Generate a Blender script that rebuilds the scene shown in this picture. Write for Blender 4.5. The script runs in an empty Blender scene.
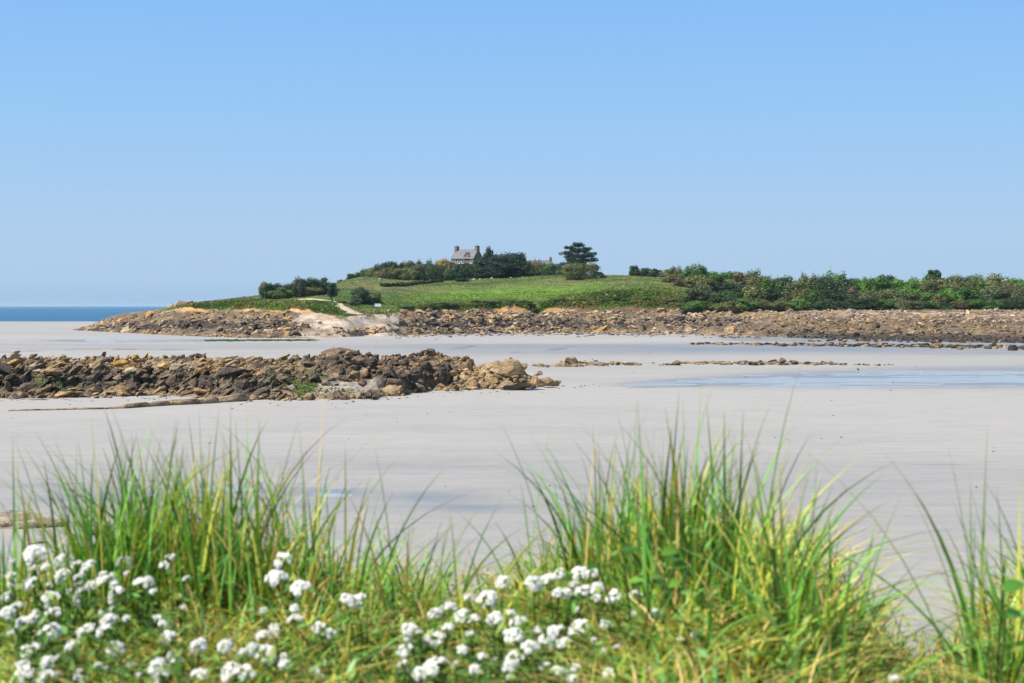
import bpy, bmesh, math, random
import numpy as np
from mathutils import Vector, Matrix, Euler

random.seed(7)
HAZE = 5.0e-5
RNG = np.random.default_rng(7)
SC = bpy.context.scene
COL = SC.collection
F, HZ, CH = 1422.2, 306.0, 8.0          # focal length in pixels, horizon row, camera height


def R(d):
    return math.radians(d)


# ------------------------------------------------------------------ noise
def _h(ix, iy, s):
    n = (ix.astype(np.int64) * 374761393 + iy.astype(np.int64) * 668265263 + s * 974634777) & 0x7FFFFFFF
    n = ((n ^ (n >> 13)) * 1274126177) & 0x7FFFFFFF
    n = ((n ^ (n >> 15)) * 461845907) & 0x7FFFFFFF
    return ((n ^ (n >> 14)) & 0xFFFFF) / float(0xFFFFF)


def vnoise(x, y, s=0):
    x = np.asarray(x, float); y = np.asarray(y, float)
    ix = np.floor(x); iy = np.floor(y)
    fx = x - ix; fy = y - iy
    fx = fx * fx * fx * (fx * (fx * 6 - 15) + 10); fy = fy * fy * fy * (fy * (fy * 6 - 15) + 10)
    a = _h(ix, iy, s); b = _h(ix + 1, iy, s); c = _h(ix, iy + 1, s); d = _h(ix + 1, iy + 1, s)
    return (a + (b - a) * fx) * (1 - fy) + (c + (d - c) * fx) * fy


def fbm(x, y, octv=4, s=0, gain=0.5):
    t = 0; a = 1; n = 0
    for i in range(octv):
        t = t + a * (vnoise(x * 2 ** i + 17.3 * i, y * 2 ** i - 9.1 * i, s + i) * 2 - 1); n += a; a *= gain
    return t / n


def worley(x, y, s=0):
    """nearest and second nearest jittered cell point: F1, F2, hash a, hash b and offset to the cell point"""
    ix = np.floor(x); iy = np.floor(y)
    f1 = np.full(x.shape, 9.0); f2 = f1.copy()
    ha = np.zeros(x.shape); hb = ha.copy(); ox = ha.copy(); oy = ha.copy()
    for dx in (-1, 0, 1):
        for dy in (-1, 0, 1):
            cx = ix + dx; cy = iy + dy
            px = cx + _h(cx, cy, s); py = cy + _h(cx, cy, s + 1)
            d = np.hypot(px - x, py - y)
            m = d < f1
            f2 = np.where(m, f1, np.minimum(f2, d))
            f1 = np.where(m, d, f1)
            ha = np.where(m, _h(cx, cy, s + 2), ha); hb = np.where(m, _h(cx, cy, s + 3), hb)
            ox = np.where(m, x - px, ox); oy = np.where(m, y - py, oy)
    return f1, f2, ha, hb, ox, oy


def sstep(a, b, x):
    t = np.clip((x - a) / (b - a), 0, 1)
    return t * t * (3 - 2 * t)


# ------------------------------------------------------------------ objects
def tag(o, label=None, cat=None, group=None, kind=None):
    for k, v in (('label', label), ('category', cat), ('group', group), ('kind', kind)):
        if v:
            o[k] = v
    return o


def mesh_np(name, V, faces, mat, col=None, smooth=False, parent=None):
    """V (n,3); faces (m,k) array or a list of such arrays"""
    me = bpy.data.meshes.new(name)
    V = np.asarray(V, np.float32)
    if not isinstance(faces, list):
        faces = [faces]
    faces = [np.asarray(f, np.int32) for f in faces if len(f)]
    me.vertices.add(len(V)); me.vertices.foreach_set('co', V.ravel())
    loops = np.concatenate([f.ravel() for f in faces])
    cnt = np.concatenate([np.full(len(f), f.shape[1], np.int32) for f in faces])
    me.loops.add(len(loops)); me.loops.foreach_set('vertex_index', loops)
    me.polygons.add(len(cnt))
    st = np.zeros(len(cnt), np.int32); st[1:] = np.cumsum(cnt)[:-1]
    me.polygons.foreach_set('loop_start', st)
    me.polygons.foreach_set('loop_total', cnt)
    me.polygons.foreach_set('use_smooth', np.full(len(cnt), smooth))
    me.update(calc_edges=True)
    if col is not None:
        a = me.color_attributes.new('Col', 'FLOAT_COLOR', 'POINT')
        c = np.ones((len(V), 4), np.float32); c[:, :col.shape[1]] = col
        a.data.foreach_set('color', c.ravel())
    if mat:
        me.materials.append(mat)
    me.validate()
    o = bpy.data.objects.new(name, me)
    COL.objects.link(o)
    if parent:
        o.parent = parent
    return o


def empty(name, loc, rz=0):
    o = bpy.data.objects.new(name, None)
    COL.objects.link(o); o.location = loc; o.rotation_euler = (0, 0, rz)
    o.empty_display_size = 0.1
    return o


def copy_tree(root):
    c = root.copy(); COL.objects.link(c)
    for ch in root.children:
        d = ch.copy(); COL.objects.link(d); d.parent = c
        for g in ch.children:
            e = g.copy(); COL.objects.link(e); e.parent = d
    return c


def grid_faces(nr, nc):
    i = np.arange(nr * nc).reshape(nr, nc)
    return np.stack([i[:-1, :-1], i[:-1, 1:], i[1:, 1:], i[1:, :-1]], -1).reshape(-1, 4)


def add_box(bm, c, s, rz=0, mat=None):
    m = Matrix.Translation(c) @ Matrix.Rotation(rz, 4, 'Z') @ Matrix.Diagonal((*s, 1))
    bmesh.ops.create_cube(bm, size=1, matrix=m)


def bm_obj(name, bm, mat, parent=None, smooth=False, bevel=0):
    if bevel:
        bmesh.ops.bevel(bm, geom=bm.edges[:], offset=bevel, segments=2, affect='EDGES', clamp_overlap=True)
    me = bpy.data.meshes.new(name); bm.to_mesh(me); bm.free()
    for p in me.polygons:
        p.use_smooth = smooth
    me.materials.append(mat)
    o = bpy.data.objects.new(name, me); COL.objects.link(o)
    if parent:
        o.parent = parent
    return o


ORD = ('first second third fourth fifth sixth seventh eighth ninth tenth eleventh twelfth thirteenth fourteenth '
       'fifteenth sixteenth seventeenth eighteenth nineteenth twentieth').split()


# ------------------------------------------------------------------ materials
class NT:
    def __init__(self, name):
        self.m = bpy.data.materials.new(name); self.m.use_nodes = True
        self.t = self.m.node_tree; self.t.nodes.clear()
        self.out = self.n('ShaderNodeOutputMaterial')

    def n(self, typ, **kw):
        x = self.t.nodes.new(typ)
        for k, v in kw.items():
            if k.startswith('i_'):
                x.inputs[k[2:].replace('_', ' ')].default_value = v
            else:
                setattr(x, k, v)
        return x

    def l(self, a, b):
        self.t.links.new(a, b)

    def noise(self, vec, scale, detail=4, rough=0.55):
        x = self.n('ShaderNodeTexNoise'); x.inputs['Scale'].default_value = scale
        x.inputs['Detail'].default_value = detail; x.inputs['Roughness'].default_value = rough
        if vec is not None:
            self.l(vec, x.inputs['Vector'])
        return x.outputs['Fac']

    def ramp(self, fac, stops):
        x = self.n('ShaderNodeValToRGB'); e = x.color_ramp.elements
        while len(e) < len(stops):
            e.new(0.5)
        for k, (p, c) in enumerate(stops):
            e[k].position = p; e[k].color = (*c, 1) if len(c) == 3 else c
        self.l(fac, x.inputs['Fac'])
        return x.outputs['Color']

    def mix(self, a, b, fac, mode='MIX'):
        x = self.n('ShaderNodeMix', data_type='RGBA', blend_type=mode)
        for sock, v in ((x.inputs[6], a), (x.inputs[7], b), (x.inputs[0], fac)):
            if hasattr(v, 'links'):
                self.l(v, sock)
            else:
                sock.default_value = v if not isinstance(v, tuple) else (*v, 1)
        return x.outputs[2]

    def math(self, op, a, b=0.0):
        x = self.n('ShaderNodeMath', operation=op)
        for k, v in enumerate((a, b)):
            if hasattr(v, 'links'):
                self.l(v, x.inputs[k])
            else:
                x.inputs[k].default_value = v
        return x.outputs[0]

    def bsdf(self, col, rough=0.8, spec=0.3, height=None, bump=0.3, dist=0.1):
        b = self.n('ShaderNodeBsdfPrincipled')
        for nm, v in (('Base Color', col), ('Roughness', rough), ('Specular IOR Level', spec)):
            if hasattr(v, 'links'):
                self.l(v, b.inputs[nm])
            else:
                b.inputs[nm].default_value = (*v, 1) if isinstance(v, tuple) else v
        if height is not None:
            u = self.n('ShaderNodeBump'); u.inputs['Strength'].default_value = bump
            u.inputs['Distance'].default_value = dist
            self.l(height, u.inputs['Height']); self.l(u.outputs['Normal'], b.inputs['Normal'])
        self.l(b.outputs['BSDF'], self.out.inputs['Surface'])
        return b

    def mapping(self, vec, scale, rot=(0, 0, 0)):
        x = self.n('ShaderNodeMapping'); x.inputs['Scale'].default_value = scale; x.inputs['Rotation'].default_value = rot
        self.l(vec, x.inputs['Vector'])
        return x.outputs['Vector']

    def attr(self, name='Col'):
        return self.n('ShaderNodeAttribute', attribute_name=name).outputs['Color']

    def pos(self):
        return self.n('ShaderNodeNewGeometry').outputs['Position']


def leaf_mat(name, transl=0.35, objcol=False, rough=0.55):
    """foliage: colour per leaf from the attribute, some light passing through the leaf"""
    t = NT(name)
    c = t.attr()
    if objcol:
        c = t.mix(c, t.n('ShaderNodeObjectInfo').outputs['Color'], 1.0, 'MULTIPLY')
    b = t.n('ShaderNodeBsdfPrincipled'); b.inputs['Roughness'].default_value = rough
    b.inputs['Specular IOR Level'].default_value = 0.25
    tr = t.n('ShaderNodeBsdfTranslucent'); mx = t.n('ShaderNodeMixShader'); mx.inputs[0].default_value = transl
    t.l(c, b.inputs['Base Color'])
    c2 = t.mix(c, (1.5, 1.35, 0.6), 1.0, 'MULTIPLY')
    t.l(c2, tr.inputs['Color'])
    t.l(b.outputs[0], mx.inputs[1]); t.l(tr.outputs[0], mx.inputs[2]); t.l(mx.outputs[0], t.out.inputs['Surface'])
    return t.m


def rock_mat(name, objcol, sc=1.0, lichen=0.5):
    t = NT(name)
    p = t.pos()
    base = t.n('ShaderNodeObjectInfo').outputs['Color'] if objcol else t.attr()
    n1 = t.noise(p, 1.3 * sc, 6, 0.65); n2 = t.noise(p, 7 * sc, 5, 0.7); n3 = t.noise(t.mapping(p, (0.9 * sc, 0.9 * sc, 5 * sc), (0, R(-28), 0)), 1.5, 4, 0.6)
    c = t.mix(base, t.ramp(n1, [(0.3, (0.5, 0.47, 0.45)), (0.7, (1.35, 1.3, 1.2))]), 1.0, 'MULTIPLY')
    c = t.mix(c, t.ramp(n2, [(0.32, (0.6, 0.58, 0.55)), (0.62, (1.15, 1.12, 1.1))]), 0.8, 'MULTIPLY')
    c = t.mix(c, t.ramp(n3, [(0.38, (0.45, 0.42, 0.4)), (0.52, (1.05, 1.05, 1.05))]), 0.6, 'MULTIPLY')
    pale = t.ramp(t.noise(p, 3.1 * sc, 4, 0.6), [(0.6, (0, 0, 0)), (0.68, (1, 1, 1))])
    c = t.mix(c, t.mix(c, (0.36, 0.33, 0.28), lichen), pale)
    h = t.math('ADD', t.math('MULTIPLY', n1, 1.0), t.math('ADD', t.math('MULTIPLY', n2, 0.35), t.math('MULTIPLY', n3, 0.6)))
    t.bsdf(c, 0.85, 0.25, h, 0.9, 0.25 / sc)
    return t.m


def plain(name, col, rough=0.7, var=0.25, sc=3.0, bump=0.2, spec=0.3):
    t = NT(name)
    p = t.n('ShaderNodeTexCoord').outputs['Object']
    n = t.noise(p, sc, 5, 0.6)
    c = t.mix(tuple(col), t.ramp(n, [(0.3, (1 - var,) * 3), (0.7, (1 + var,) * 3)]), 1.0, 'MULTIPLY')
    t.bsdf(c, rough, spec, n, bump, 0.05)
    return t.m


M = {}
M['leaf'] = leaf_mat('tree_leaves', 0.14, True)
M['grass'] = leaf_mat('dune_grass', 0.27, False, 0.42)
M['cover'] = leaf_mat('scrub_leaves', 0.3)
M['rock_one'] = rock_mat('boulder_granite', True, 1.0)
M['rock_many'] = rock_mat('rubble_granite', False, 1.0)
M['rock_far'] = rock_mat('shore_granite', True, 0.45)
M['rock_far_many'] = rock_mat('shore_rubble_granite', False, 0.45)
M['bark'] = plain('bark', (0.09, 0.065, 0.045), 0.9, 0.4, 2, 0.6)
M['granite_wall'] = plain('house_stone', (0.21, 0.17, 0.13), 0.9, 0.35, 2.2, 0.5)
M['stone_trim'] = plain('granite_trim', (0.42, 0.38, 0.33), 0.85, 0.2, 3)
M['slate'] = plain('slate_roof', (0.15, 0.148, 0.15), 0.6, 0.25, 1.2, 0.3)
M['glass_dark'] = plain('window_glass', (0.02, 0.025, 0.03), 0.08, 0.1, 1, 0.0, 0.5)
M['white_paint'] = plain('white_paint', (0.8, 0.8, 0.78), 0.5, 0.06, 3)
M['terracotta'] = plain('chimney_pot_clay', (0.35, 0.16, 0.09), 0.8)
M['van_paint'] = plain('van_paint', (0.03, 0.06, 0.09), 0.3, 0.05, 2, 0.0, 0.5)
M['rubber'] = plain('rubber', (0.02, 0.02, 0.02), 0.8)
M['petal'] = None

# headland ground
t = NT('headland_ground')
p = t.pos(); c0 = t.attr()
n1 = t.noise(p, 0.35, 6, 0.65); n2 = t.noise(p, 1.6, 5, 0.7)
c = t.mix(c0, t.ramp(n1, [(0.3, (0.6, 0.62, 0.6)), (0.7, (1.35, 1.3, 1.3))]), 1.0, 'MULTIPLY')
c = t.mix(c, t.ramp(n2, [(0.3, (0.65, 0.66, 0.65)), (0.68, (1.25, 1.22, 1.2))]), 0.8, 'MULTIPLY')
t.bsdf(c, 0.9, 0.15, t.math('ADD', n1, t.math('MULTIPLY', n2, 0.5)), 0.8, 0.6)
M['headland'] = t.m

# sand: bands of dry and wet sand (attribute g = wetness), low ripples
t = NT('beach_sand')
p = t.pos(); wet = t.n('ShaderNodeSeparateColor'); t.l(t.attr(), wet.inputs[0])
w = wet.outputs[1]
nb = t.noise(t.mapping(p, (0.06, 0.22, 1)), 1.0, 5, 0.6)
nf = t.noise(t.mapping(p, (1.2, 5.0, 1)), 1.0, 4, 0.65)
nm = t.noise(t.mapping(p, (0.25, 1.1, 1)), 1.0, 5, 0.6)
wf = t.math('ADD', w, t.math('MULTIPLY', t.math('SUBTRACT', nb, 0.5), 0.38))
c = t.ramp(wf, [(0.1, (0.345, 0.325, 0.292)), (0.5, (0.295, 0.279, 0.255)), (0.9, (0.218, 0.21, 0.197))])
c = t.mix(c, t.ramp(nf, [(0.3, (0.93, 0.93, 0.93)), (0.7, (1.05, 1.05, 1.05))]), 1.0, 'MULTIPLY')
c = t.mix(c, t.ramp(nm, [(0.3, (0.9, 0.9, 0.91)), (0.7, (1.07, 1.07, 1.06))]), 1.0, 'MULTIPLY')
speck = t.ramp(t.noise(t.mapping(p, (0.9, 0.9, 1)), 1.0, 2, 0.5), [(0.77, (1, 1, 1)), (0.79, (0.45, 0.42, 0.36))])
c = t.mix(c, speck, 0.8, 'MULTIPLY')
streak = t.ramp(t.noise(t.mapping(p, (0.12, 0.9, 1), (0, 0, 0.25)), 1.0, 3, 0.5), [(0.70, (1, 1, 1)), (0.74, (0.72, 0.70, 0.68))])
c = t.mix(c, streak, 0.8, 'MULTIPLY')
c = t.mix(c, (0.115, 0.105, 0.095), t.math('MULTIPLY', wet.outputs[0], .8))
rr = t.ramp(wf, [(0.35, (0.75,) * 3), (0.9, (0.3,) * 3)])
t.bsdf(c, rr, 0.35, t.math('ADD', nf, t.math('MULTIPLY', nm, 2.0)), 0.5, 0.02)
M['sand'] = t.m


def water_mat(name, col, rough, scale, bump, dist, spec=0.5):
    t = NT(name)
    p = t.pos()
    n = t.math('ADD', t.noise(t.mapping(p, (scale * 0.5, scale, 1)), 1.0, 4, 0.6), t.math('MULTIPLY', t.noise(t.mapping(p, (scale * 3, scale * 5, 1)), 1.0, 3, 0.6), 0.3))
    b = t.bsdf(col, rough, spec, n, bump, dist)
    b.inputs['IOR'].default_value = 1.33
    return t.m


M['sea'] = water_mat('sea_water', (0.018, 0.10, 0.185), 0.35, 0.25, 1.0, 1.2, 0.35)
M['pool'] = water_mat('shallow_water', (0.34, 0.352, 0.355), 0.17, 2.0, 0.5, 0.02)

# dune soil under the grass
t = NT('dune_soil')
p = t.pos()
n1 = t.noise(p, 6, 6, 0.65)
c = t.ramp(n1, [(0.3, (0.05, 0.06, 0.02)), (0.55, (0.12, 0.12, 0.05)), (0.75, (0.23, 0.20, 0.11))])
t.bsdf(c, 0.95, 0.1, n1, 0.8, 0.03)
M['dune'] = t.m

t = NT('white_petals')
c = t.attr()
b = t.n('ShaderNodeBsdfPrincipled'); b.inputs['Roughness'].default_value = 0.6; b.inputs['Specular IOR Level'].default_value = 0.2
tr = t.n('ShaderNodeBsdfTranslucent'); mx = t.n('ShaderNodeMixShader'); mx.inputs[0].default_value = 0.12
t.l(c, b.inputs['Base Color']); t.l(c, tr.inputs['Color'])
t.l(b.outputs[0], mx.inputs[1]); t.l(tr.outputs[0], mx.inputs[2]); t.l(mx.outputs[0], t.out.inputs['Surface'])
M['petal'] = t.m
M['plumage'] = plain('dark_plumage', (0.03, 0.03, 0.035), 0.6)
M['beak'] = plain('beak_horn', (0.25, 0.12, 0.04), 0.5)


# ------------------------------------------------------------------ picture helpers: a pixel column and a distance give a place
def X(px, D):
    return (px - 512.0) / F * D


def Z(yrow, D):
    return CH - (yrow - HZ) * D / F


# ------------------------------------------------------------------ rocks
def ico(sub):
    bm = bmesh.new(); bmesh.ops.create_icosphere(bm, subdivisions=sub, radius=1)
    V = np.array([v.co[:] for v in bm.verts]); Fc = np.array([[v.index for v in f.verts] for f in bm.faces], np.int32)
    bm.free()
    return V, Fc


def rock_shape(seed, sub, cuts=16, flat=0.0, dmin=0.45):
    r = np.random.default_rng(seed)
    V, Fc = ico(sub)
    V = V * (1 + 0.22 * fbm(V[:, 0] * 1.3 + seed, V[:, 1] * 1.3 + V[:, 2] * 1.7, 2, seed)[:, None])
    for k in range(cuts):
        n = r.normal(size=3); n[2] *= 1 + flat; n /= np.linalg.norm(n)
        d = r.uniform(dmin, 0.92)
        e = V @ n - d
        V = V - np.maximum(e, 0)[:, None] * n * 0.97
    V = V + V * (0.05 * fbm(V[:, 0] * 5 + seed, V[:, 1] * 5 + V[:, 2] * 6, 3, seed + 3))[:, None]
    V /= np.abs(V).max(0)
    return V, Fc


def rot_np(rx, ry, rz):
    return np.array(Euler((rx, ry, rz)).to_matrix())


class Merge:
    def __init__(self):
        self.V = []; self.Fs = {}; self.C = []; self.n = 0

    def add(self, V, Fc, C):
        self.V.append(V); self.Fs.setdefault(Fc.shape[1], []).append(Fc + self.n); self.n += len(V)
        C = np.asarray(C, float)
        self.C.append(np.tile(C, (len(V), 1)) if C.ndim == 1 else C)

    def build(self, name, mat, smooth=False, parent=None):
        return mesh_np(name, np.concatenate(self.V), [np.concatenate(f) for f in self.Fs.values()], mat, np.concatenate(self.C), smooth, parent)


# ================================================================== SAND, SEA, WATER
def channel(px, D):
    """how deep the sand is worn down: the tidal channel and the pools (1 = middle of one)"""
    row = HZ + CH * F / D
    m = np.zeros_like(D)
    def blob(cx, cy, wx, wy, k=1.0):
        return k * np.exp(-(((px - cx) / wx) ** 2 + ((row - cy) / wy) ** 2))
    mid = np.interp(px, [540, 640, 760, 900, 1024, 1200], [388, 384, 381, 379, 378, 377])
    half = np.interp(px, [540, 640, 760, 900, 1024, 1200], [1.0, 2.8, 7.5, 11, 12.5, 14])
    m = np.maximum(m, np.exp(-((row - mid) / half) ** 2) * sstep(550, 680, px))
    mid2 = np.interp(px, [680, 800, 1024, 1300], [337.5, 339.5, 343.5, 346])
    m = np.maximum(m, 0.95 * np.exp(-((row - mid2) / 2.4) ** 4) * sstep(690, 760, px))
    m = np.maximum(m, 1.0 * np.exp(-((row - 340.5) / 1.3) ** 4) * sstep(240, 190, px) * sstep(20, 110, px))
    for b in ((45, 486, 60, 3, .5), (130, 497, 70, 6, .95), (225, 490, 60, 5, .9), (330, 492, 50, 5, .9), (430, 497, 40, 5, .95), (470, 508, 40, 4, .8), (60, 500, 50, 4, .8), (270, 505, 60, 4, .8)):
        m = np.maximum(m, blob(*b) * .5)
    return np.clip(m, 0, 1)


ND, NA = 460, 1000
Dg = 10 * (1500 / 10) ** (np.linspace(0, 1, ND))
ug = np.tan(np.linspace(R(-57), R(57), NA))
DD, UU = np.meshgrid(Dg, ug, indexing='ij')
XX = UU * DD; PX = UU * F + 512
ch = channel(PX, DD)
und = ch * 0.06 * fbm(XX / 12, DD / 1.6, 4, 68) + 0.022 * fbm(XX / 14, DD / 9, 4, 11) + 0.03 * fbm(XX / 3.5, DD / 1.1, 4, 5)
Zs = und - 0.055 * ch
Zs = Zs - 0.02 * np.maximum(DD - 735 - 15 * fbm(XX / 60, DD * 0, 2, 3), 0)
rowg = HZ + CH * F / DD
wet = 0.25 + 0.3 * fbm(XX / 45, DD / 14, 4, 21) + 0.9 * ch
wet += 0.35 * np.exp(-((rowg - 350) / 7) ** 2) * sstep(300, 480, PX) + 0.25 * np.exp(-((rowg - 346) / 5) ** 2) + 0.12 * sstep(420, 500, rowg)
wet -= 0.25 * np.exp(-((rowg - 341) / 2.5) ** 2) * sstep(400, 480, PX) * sstep(720, 620, PX) + 0.3 * np.exp(-((rowg - 398) / 12) ** 2)
wet = np.clip(wet, 0, 1)
rill = np.zeros_like(wet)
def rillmask(pts, wpx, wrow):
    m = np.zeros_like(wet)
    for (ax, ay), (bx_, by_) in zip(pts[:-1], pts[1:]):
        vx, vy = (bx_ - ax) / wpx, (by_ - ay) / wrow
        qx, qy = (PX - ax) / wpx, (rowg - ay) / wrow
        tt = np.clip((qx * vx + qy * vy) / (vx * vx + vy * vy), 0, 1)
        m = np.maximum(m, np.exp(-((qx - tt * vx) ** 2 + (qy - tt * vy) ** 2)))
    return m
for pts in (((452, 349.5), (462, 347.2), (474, 346)), ((462, 348.6), (472, 346.8)), ((500, 353.5), (520, 352), (545, 350.5), (560, 348.4), (572, 346.6)), ((540, 351), (556, 350), (566, 348.5)), ((556, 388.5), (590, 389), (640, 387.2), (700, 386)), ((0, 352), (90, 349), (200, 350))):
    rill = np.maximum(rill, rillmask(pts, 3.0, 0.5 if pts[0][1] < 400 else .8) * sstep(-.35, .15, fbm(XX / 2.5, DD / 6, 3, 66)) * (1 if pts[0][1] < 400 else .5))
cs = np.stack([rill, wet, wet * 0], -1).reshape(-1, 3)
o = mesh_np('beach_sand', np.stack([XX, DD, Zs], -1).reshape(-1, 3), grid_faces(ND, NA), M['sand'], cs, True)
tag(o, 'pale grey tidal sand flats between the dune and the headland', kind='structure')

# sea reaches the horizon
Dw = np.concatenate([np.linspace(640, 1200, 60), 1200 * (45000 / 1200) ** np.linspace(0.02, 1, 60)])
uw = np.tan(np.linspace(R(-72), R(72), 160))
DD2, UU2 = np.meshgrid(Dw, uw, indexing='ij')
o = mesh_np('sea', np.stack([UU2 * DD2, DD2, DD2 * 0 - 0.45], -1).reshape(-1, 3), grid_faces(len(Dw), 160), M['sea'], None, True)
tag(o, 'dark blue sea beyond the sand flats', kind='structure')


def water_sheet(name, px0, px1, D0, D1, z, label):
    n = 40
    D_, P_ = np.meshgrid(np.linspace(D0, D1, n), np.linspace(px0, px1, n), indexing='ij')
    o = mesh_np(name, np.stack([X(P_, D_), D_, D_ * 0 + z], -1).reshape(-1, 3), grid_faces(n, n), M['pool'], None, True)
    tag(o, label, kind='structure')


water_sheet('tidal_channel_water', 545, 1250, 132, 178, -0.034, 'shallow blue water of the tidal channel on the right')
water_sheet('far_channel_water', 680, 1320, 285, 395, -0.034, 'thin water in front of the dark shore rocks')
water_sheet('far_pool_water', 20, 260, 305, 350, -0.034, 'thin strip of water in front of the left shore rocks')
water_sheet('tide_pool_water', -120, 560, 52, 67, -0.034, 'thin bluish puddles on the wet sand behind the grass')

# ================================================================== HEADLAND
K = np.array([
    # px  base  bank y/D     top y/D     mid y/D     crest y/D   backD
    [60, 331, 327, 468, 326, 470, 325, 474, 324.5, 478, 492],
    [80, 330.5, 325, 470, 324, 474, 323, 478, 322.0, 482, 510],
    [130, 333, 317, 440, 316, 445, 314.5, 452, 313, 460, 540],
    [168, 335, 313, 424, 311, 428, 309, 436, 308, 446, 580],
    [190, 336, 311, 415, 307, 419, 304.5, 430, 303, 445, 600],
    [250, 338, 311, 400, 304, 404, 300, 425, 297, 470, 650],
    [310, 338, 314, 385, 308, 390, 298.0, 425, 290, 500, 700],
    [345, 337, 316, 380, 314, 384, 298, 425, 281, 530, 740],
    [362, 336, 317, 385, 314, 390, 298, 432, 277, 548, 760],
    [374, 336, 318, 390, 313, 396, 297, 440, 277.5, 545, 760],
    [386, 336, 317, 395, 312, 400, 297, 440, 279, 540, 760],
    [405, 335, 313, 412, 310, 415, 297, 450, 281, 535, 760],
    [450, 334, 312.5, 428, 306, 432, 295, 460, 281, 530, 760],
    [500, 333, 312.5, 436, 305, 440, 293, 465, 278.5, 545, 760],
    [550, 333, 313, 442, 304, 447, 291, 470, 276.0, 550, 760],
    [620, 333, 312, 440, 304, 446, 288, 465, 276, 540, 760],
    [670, 333.5, 312, 436, 305, 441, 288, 458, 278, 530, 760],
    [700, 334, 311.5, 434, 307, 440, 292, 457, 283, 525, 760],
    [730, 335, 311, 431, 309, 438, 302, 455, 294, 520, 760],
    [800, 338, 311, 428, 310, 434, 308, 450, 303, 520, 760],
    [900, 341, 311, 422, 310, 430, 308, 450, 303, 520, 760],
    [1024, 343, 311, 420, 310, 428, 308, 450, 302, 520, 760],
    [1340, 345, 311, 420, 310, 428, 308, 450, 300, 520, 760]])
PXH = np.arange(62, 1341, 1.0)


def kint(j):
    v = np.interp(PXH, K[:, 0], K[:, j])
    k = np.exp(-np.linspace(-2, 2, 17) ** 2); k /= k.sum()
    return np.convolve(np.pad(v, 8, mode='edge'), k, 'valid')


base_y = kint(1)
ctlD = [CH * F / (base_y - HZ) - 3]
ctlZ = [np.full_like(PXH, -0.5)]
for j in (2, 4, 6, 8):
    d = kint(j + 1)
    ctlD.append(d); ctlZ.append(Z(kint(j), d))
ctlD.append(kint(10)); ctlZ.append(np.full_like(PXH, -3.0))
NR = [110, 26, 64, 74, 30]
rows = np.concatenate([np.linspace(k, k + 1, n, endpoint=False) for k, n in enumerate(NR)] + [[5.0]])
SG, PG = np.meshgrid(rows, PXH, indexing='ij')
k0 = np.minimum(np.floor(rows).astype(int), 4)
fr = (rows - k0)[:, None]
cD = np.array(ctlD); cZ = np.array(ctlZ)
fz = fr.copy()
seg3 = (k0 == 3)[:, None]; seg4 = (k0 == 4)[:, None]
fz = np.where(seg3, np.sin(fr * math.pi / 2) ** 0.9, fz)
fz = np.where(seg4, fr ** 3, fz)
HD = cD[k0] + (cD[k0 + 1] - cD[k0]) * fr
HZg = cZ[k0] + (cZ[k0 + 1] - cZ[k0]) * fz
HX = X(PG, HD)
rockm = sstep(1.15, 0.95, SG)                                   # 1 on the rocky shore
HZg = HZg + 3.2 * np.where(seg4, np.sin(math.pi * np.clip(fr * 1.6, 0, 1)), 0) * sstep(385, 410, PG) * sstep(525, 500, PG)
ragged = 0.35 * fbm(HX / 7, HD / 30, 4, 31)
# beach of the little cove with the path
cove = sstep(292, 326, PG + 22 * fbm(HX / 9, HD / 6, 3, 8)) * sstep(412, 396, PG + 10 * fbm(HX / 5, HD / 5, 3, 9)) * (SG < 1.35)
f1, f2, ha, hb, ox, oy = worley(HX / 2.6, HD / 2.6, 40)
blocks = (ha - 0.35) * 1.5 + (hb - 0.5) * ox * 1.6 - 0.5 * sstep(0.15, 0.0, f2 - f1)
amp = rockm * (1 - 0.9 * cove) * sstep(0.0, 0.12, SG) * np.interp(PG, [60, 130, 700, 850, 1340], [0.7, 1, 1, 0.4, 0.35])
HZ2 = HZg + amp * blocks * 0.8 + amp * 0.35 * fbm(HX / 1.2, HD / 1.2, 3, 12)
# lumpy scrub on the slope, smooth field above
SE = SG + .45 * fbm(HX / 30, HD / 16, 4, 73)
shi = np.interp(PG, [400, 540, 610, 700], [2.35, 2.45, 3.05, 3.05])
scrub = sstep(1.6, 2.0, SG) * sstep(shi, shi - .55, SE) * sstep(395, 440, PG) * sstep(745, 715, PG) + 0.6 * sstep(1.6, 2.0, SG) * sstep(2.9, 2.4, SG) * sstep(345, 330, PG)
f1b, _, hab, _, _, _ = worley(HX / 3.4, HD / 3.4, 60)
HZ2 += scrub * (0.9 * (0.8 - f1b) + 0.5 * fbm(HX / 6, HD / 6, 3, 14))
HZ2 += sstep(2.0, 2.6, SG) * 0.35 * fbm(HX / 14, HD / 14, 4, 15)
HZ2 += sstep(0.9, 1.1, SG) * sstep(2.2, 1.9, SG) * 0.5 * fbm(HX / 2.2, HD / 2.2, 4, 16)
# the gully with the cave-like hollow in the bank
gul = np.exp(-((PG - 536) / 6.0) ** 2) * sstep(0.85, 1.2, SG) * sstep(2.7, 2.0, SG)
HZ2 -= 2.6 * gul
tipf = sstep(60, 118, PG)
HZ2 = np.where(HZ2 > -.3, (HZ2 + .3) * tipf - .3, HZ2)

# colours of rock, sand, earth, grass
def lerp(a, b, m):
    return a + (b - a) * m[..., None]


def C3(*c):
    return np.array(c, float)


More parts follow.
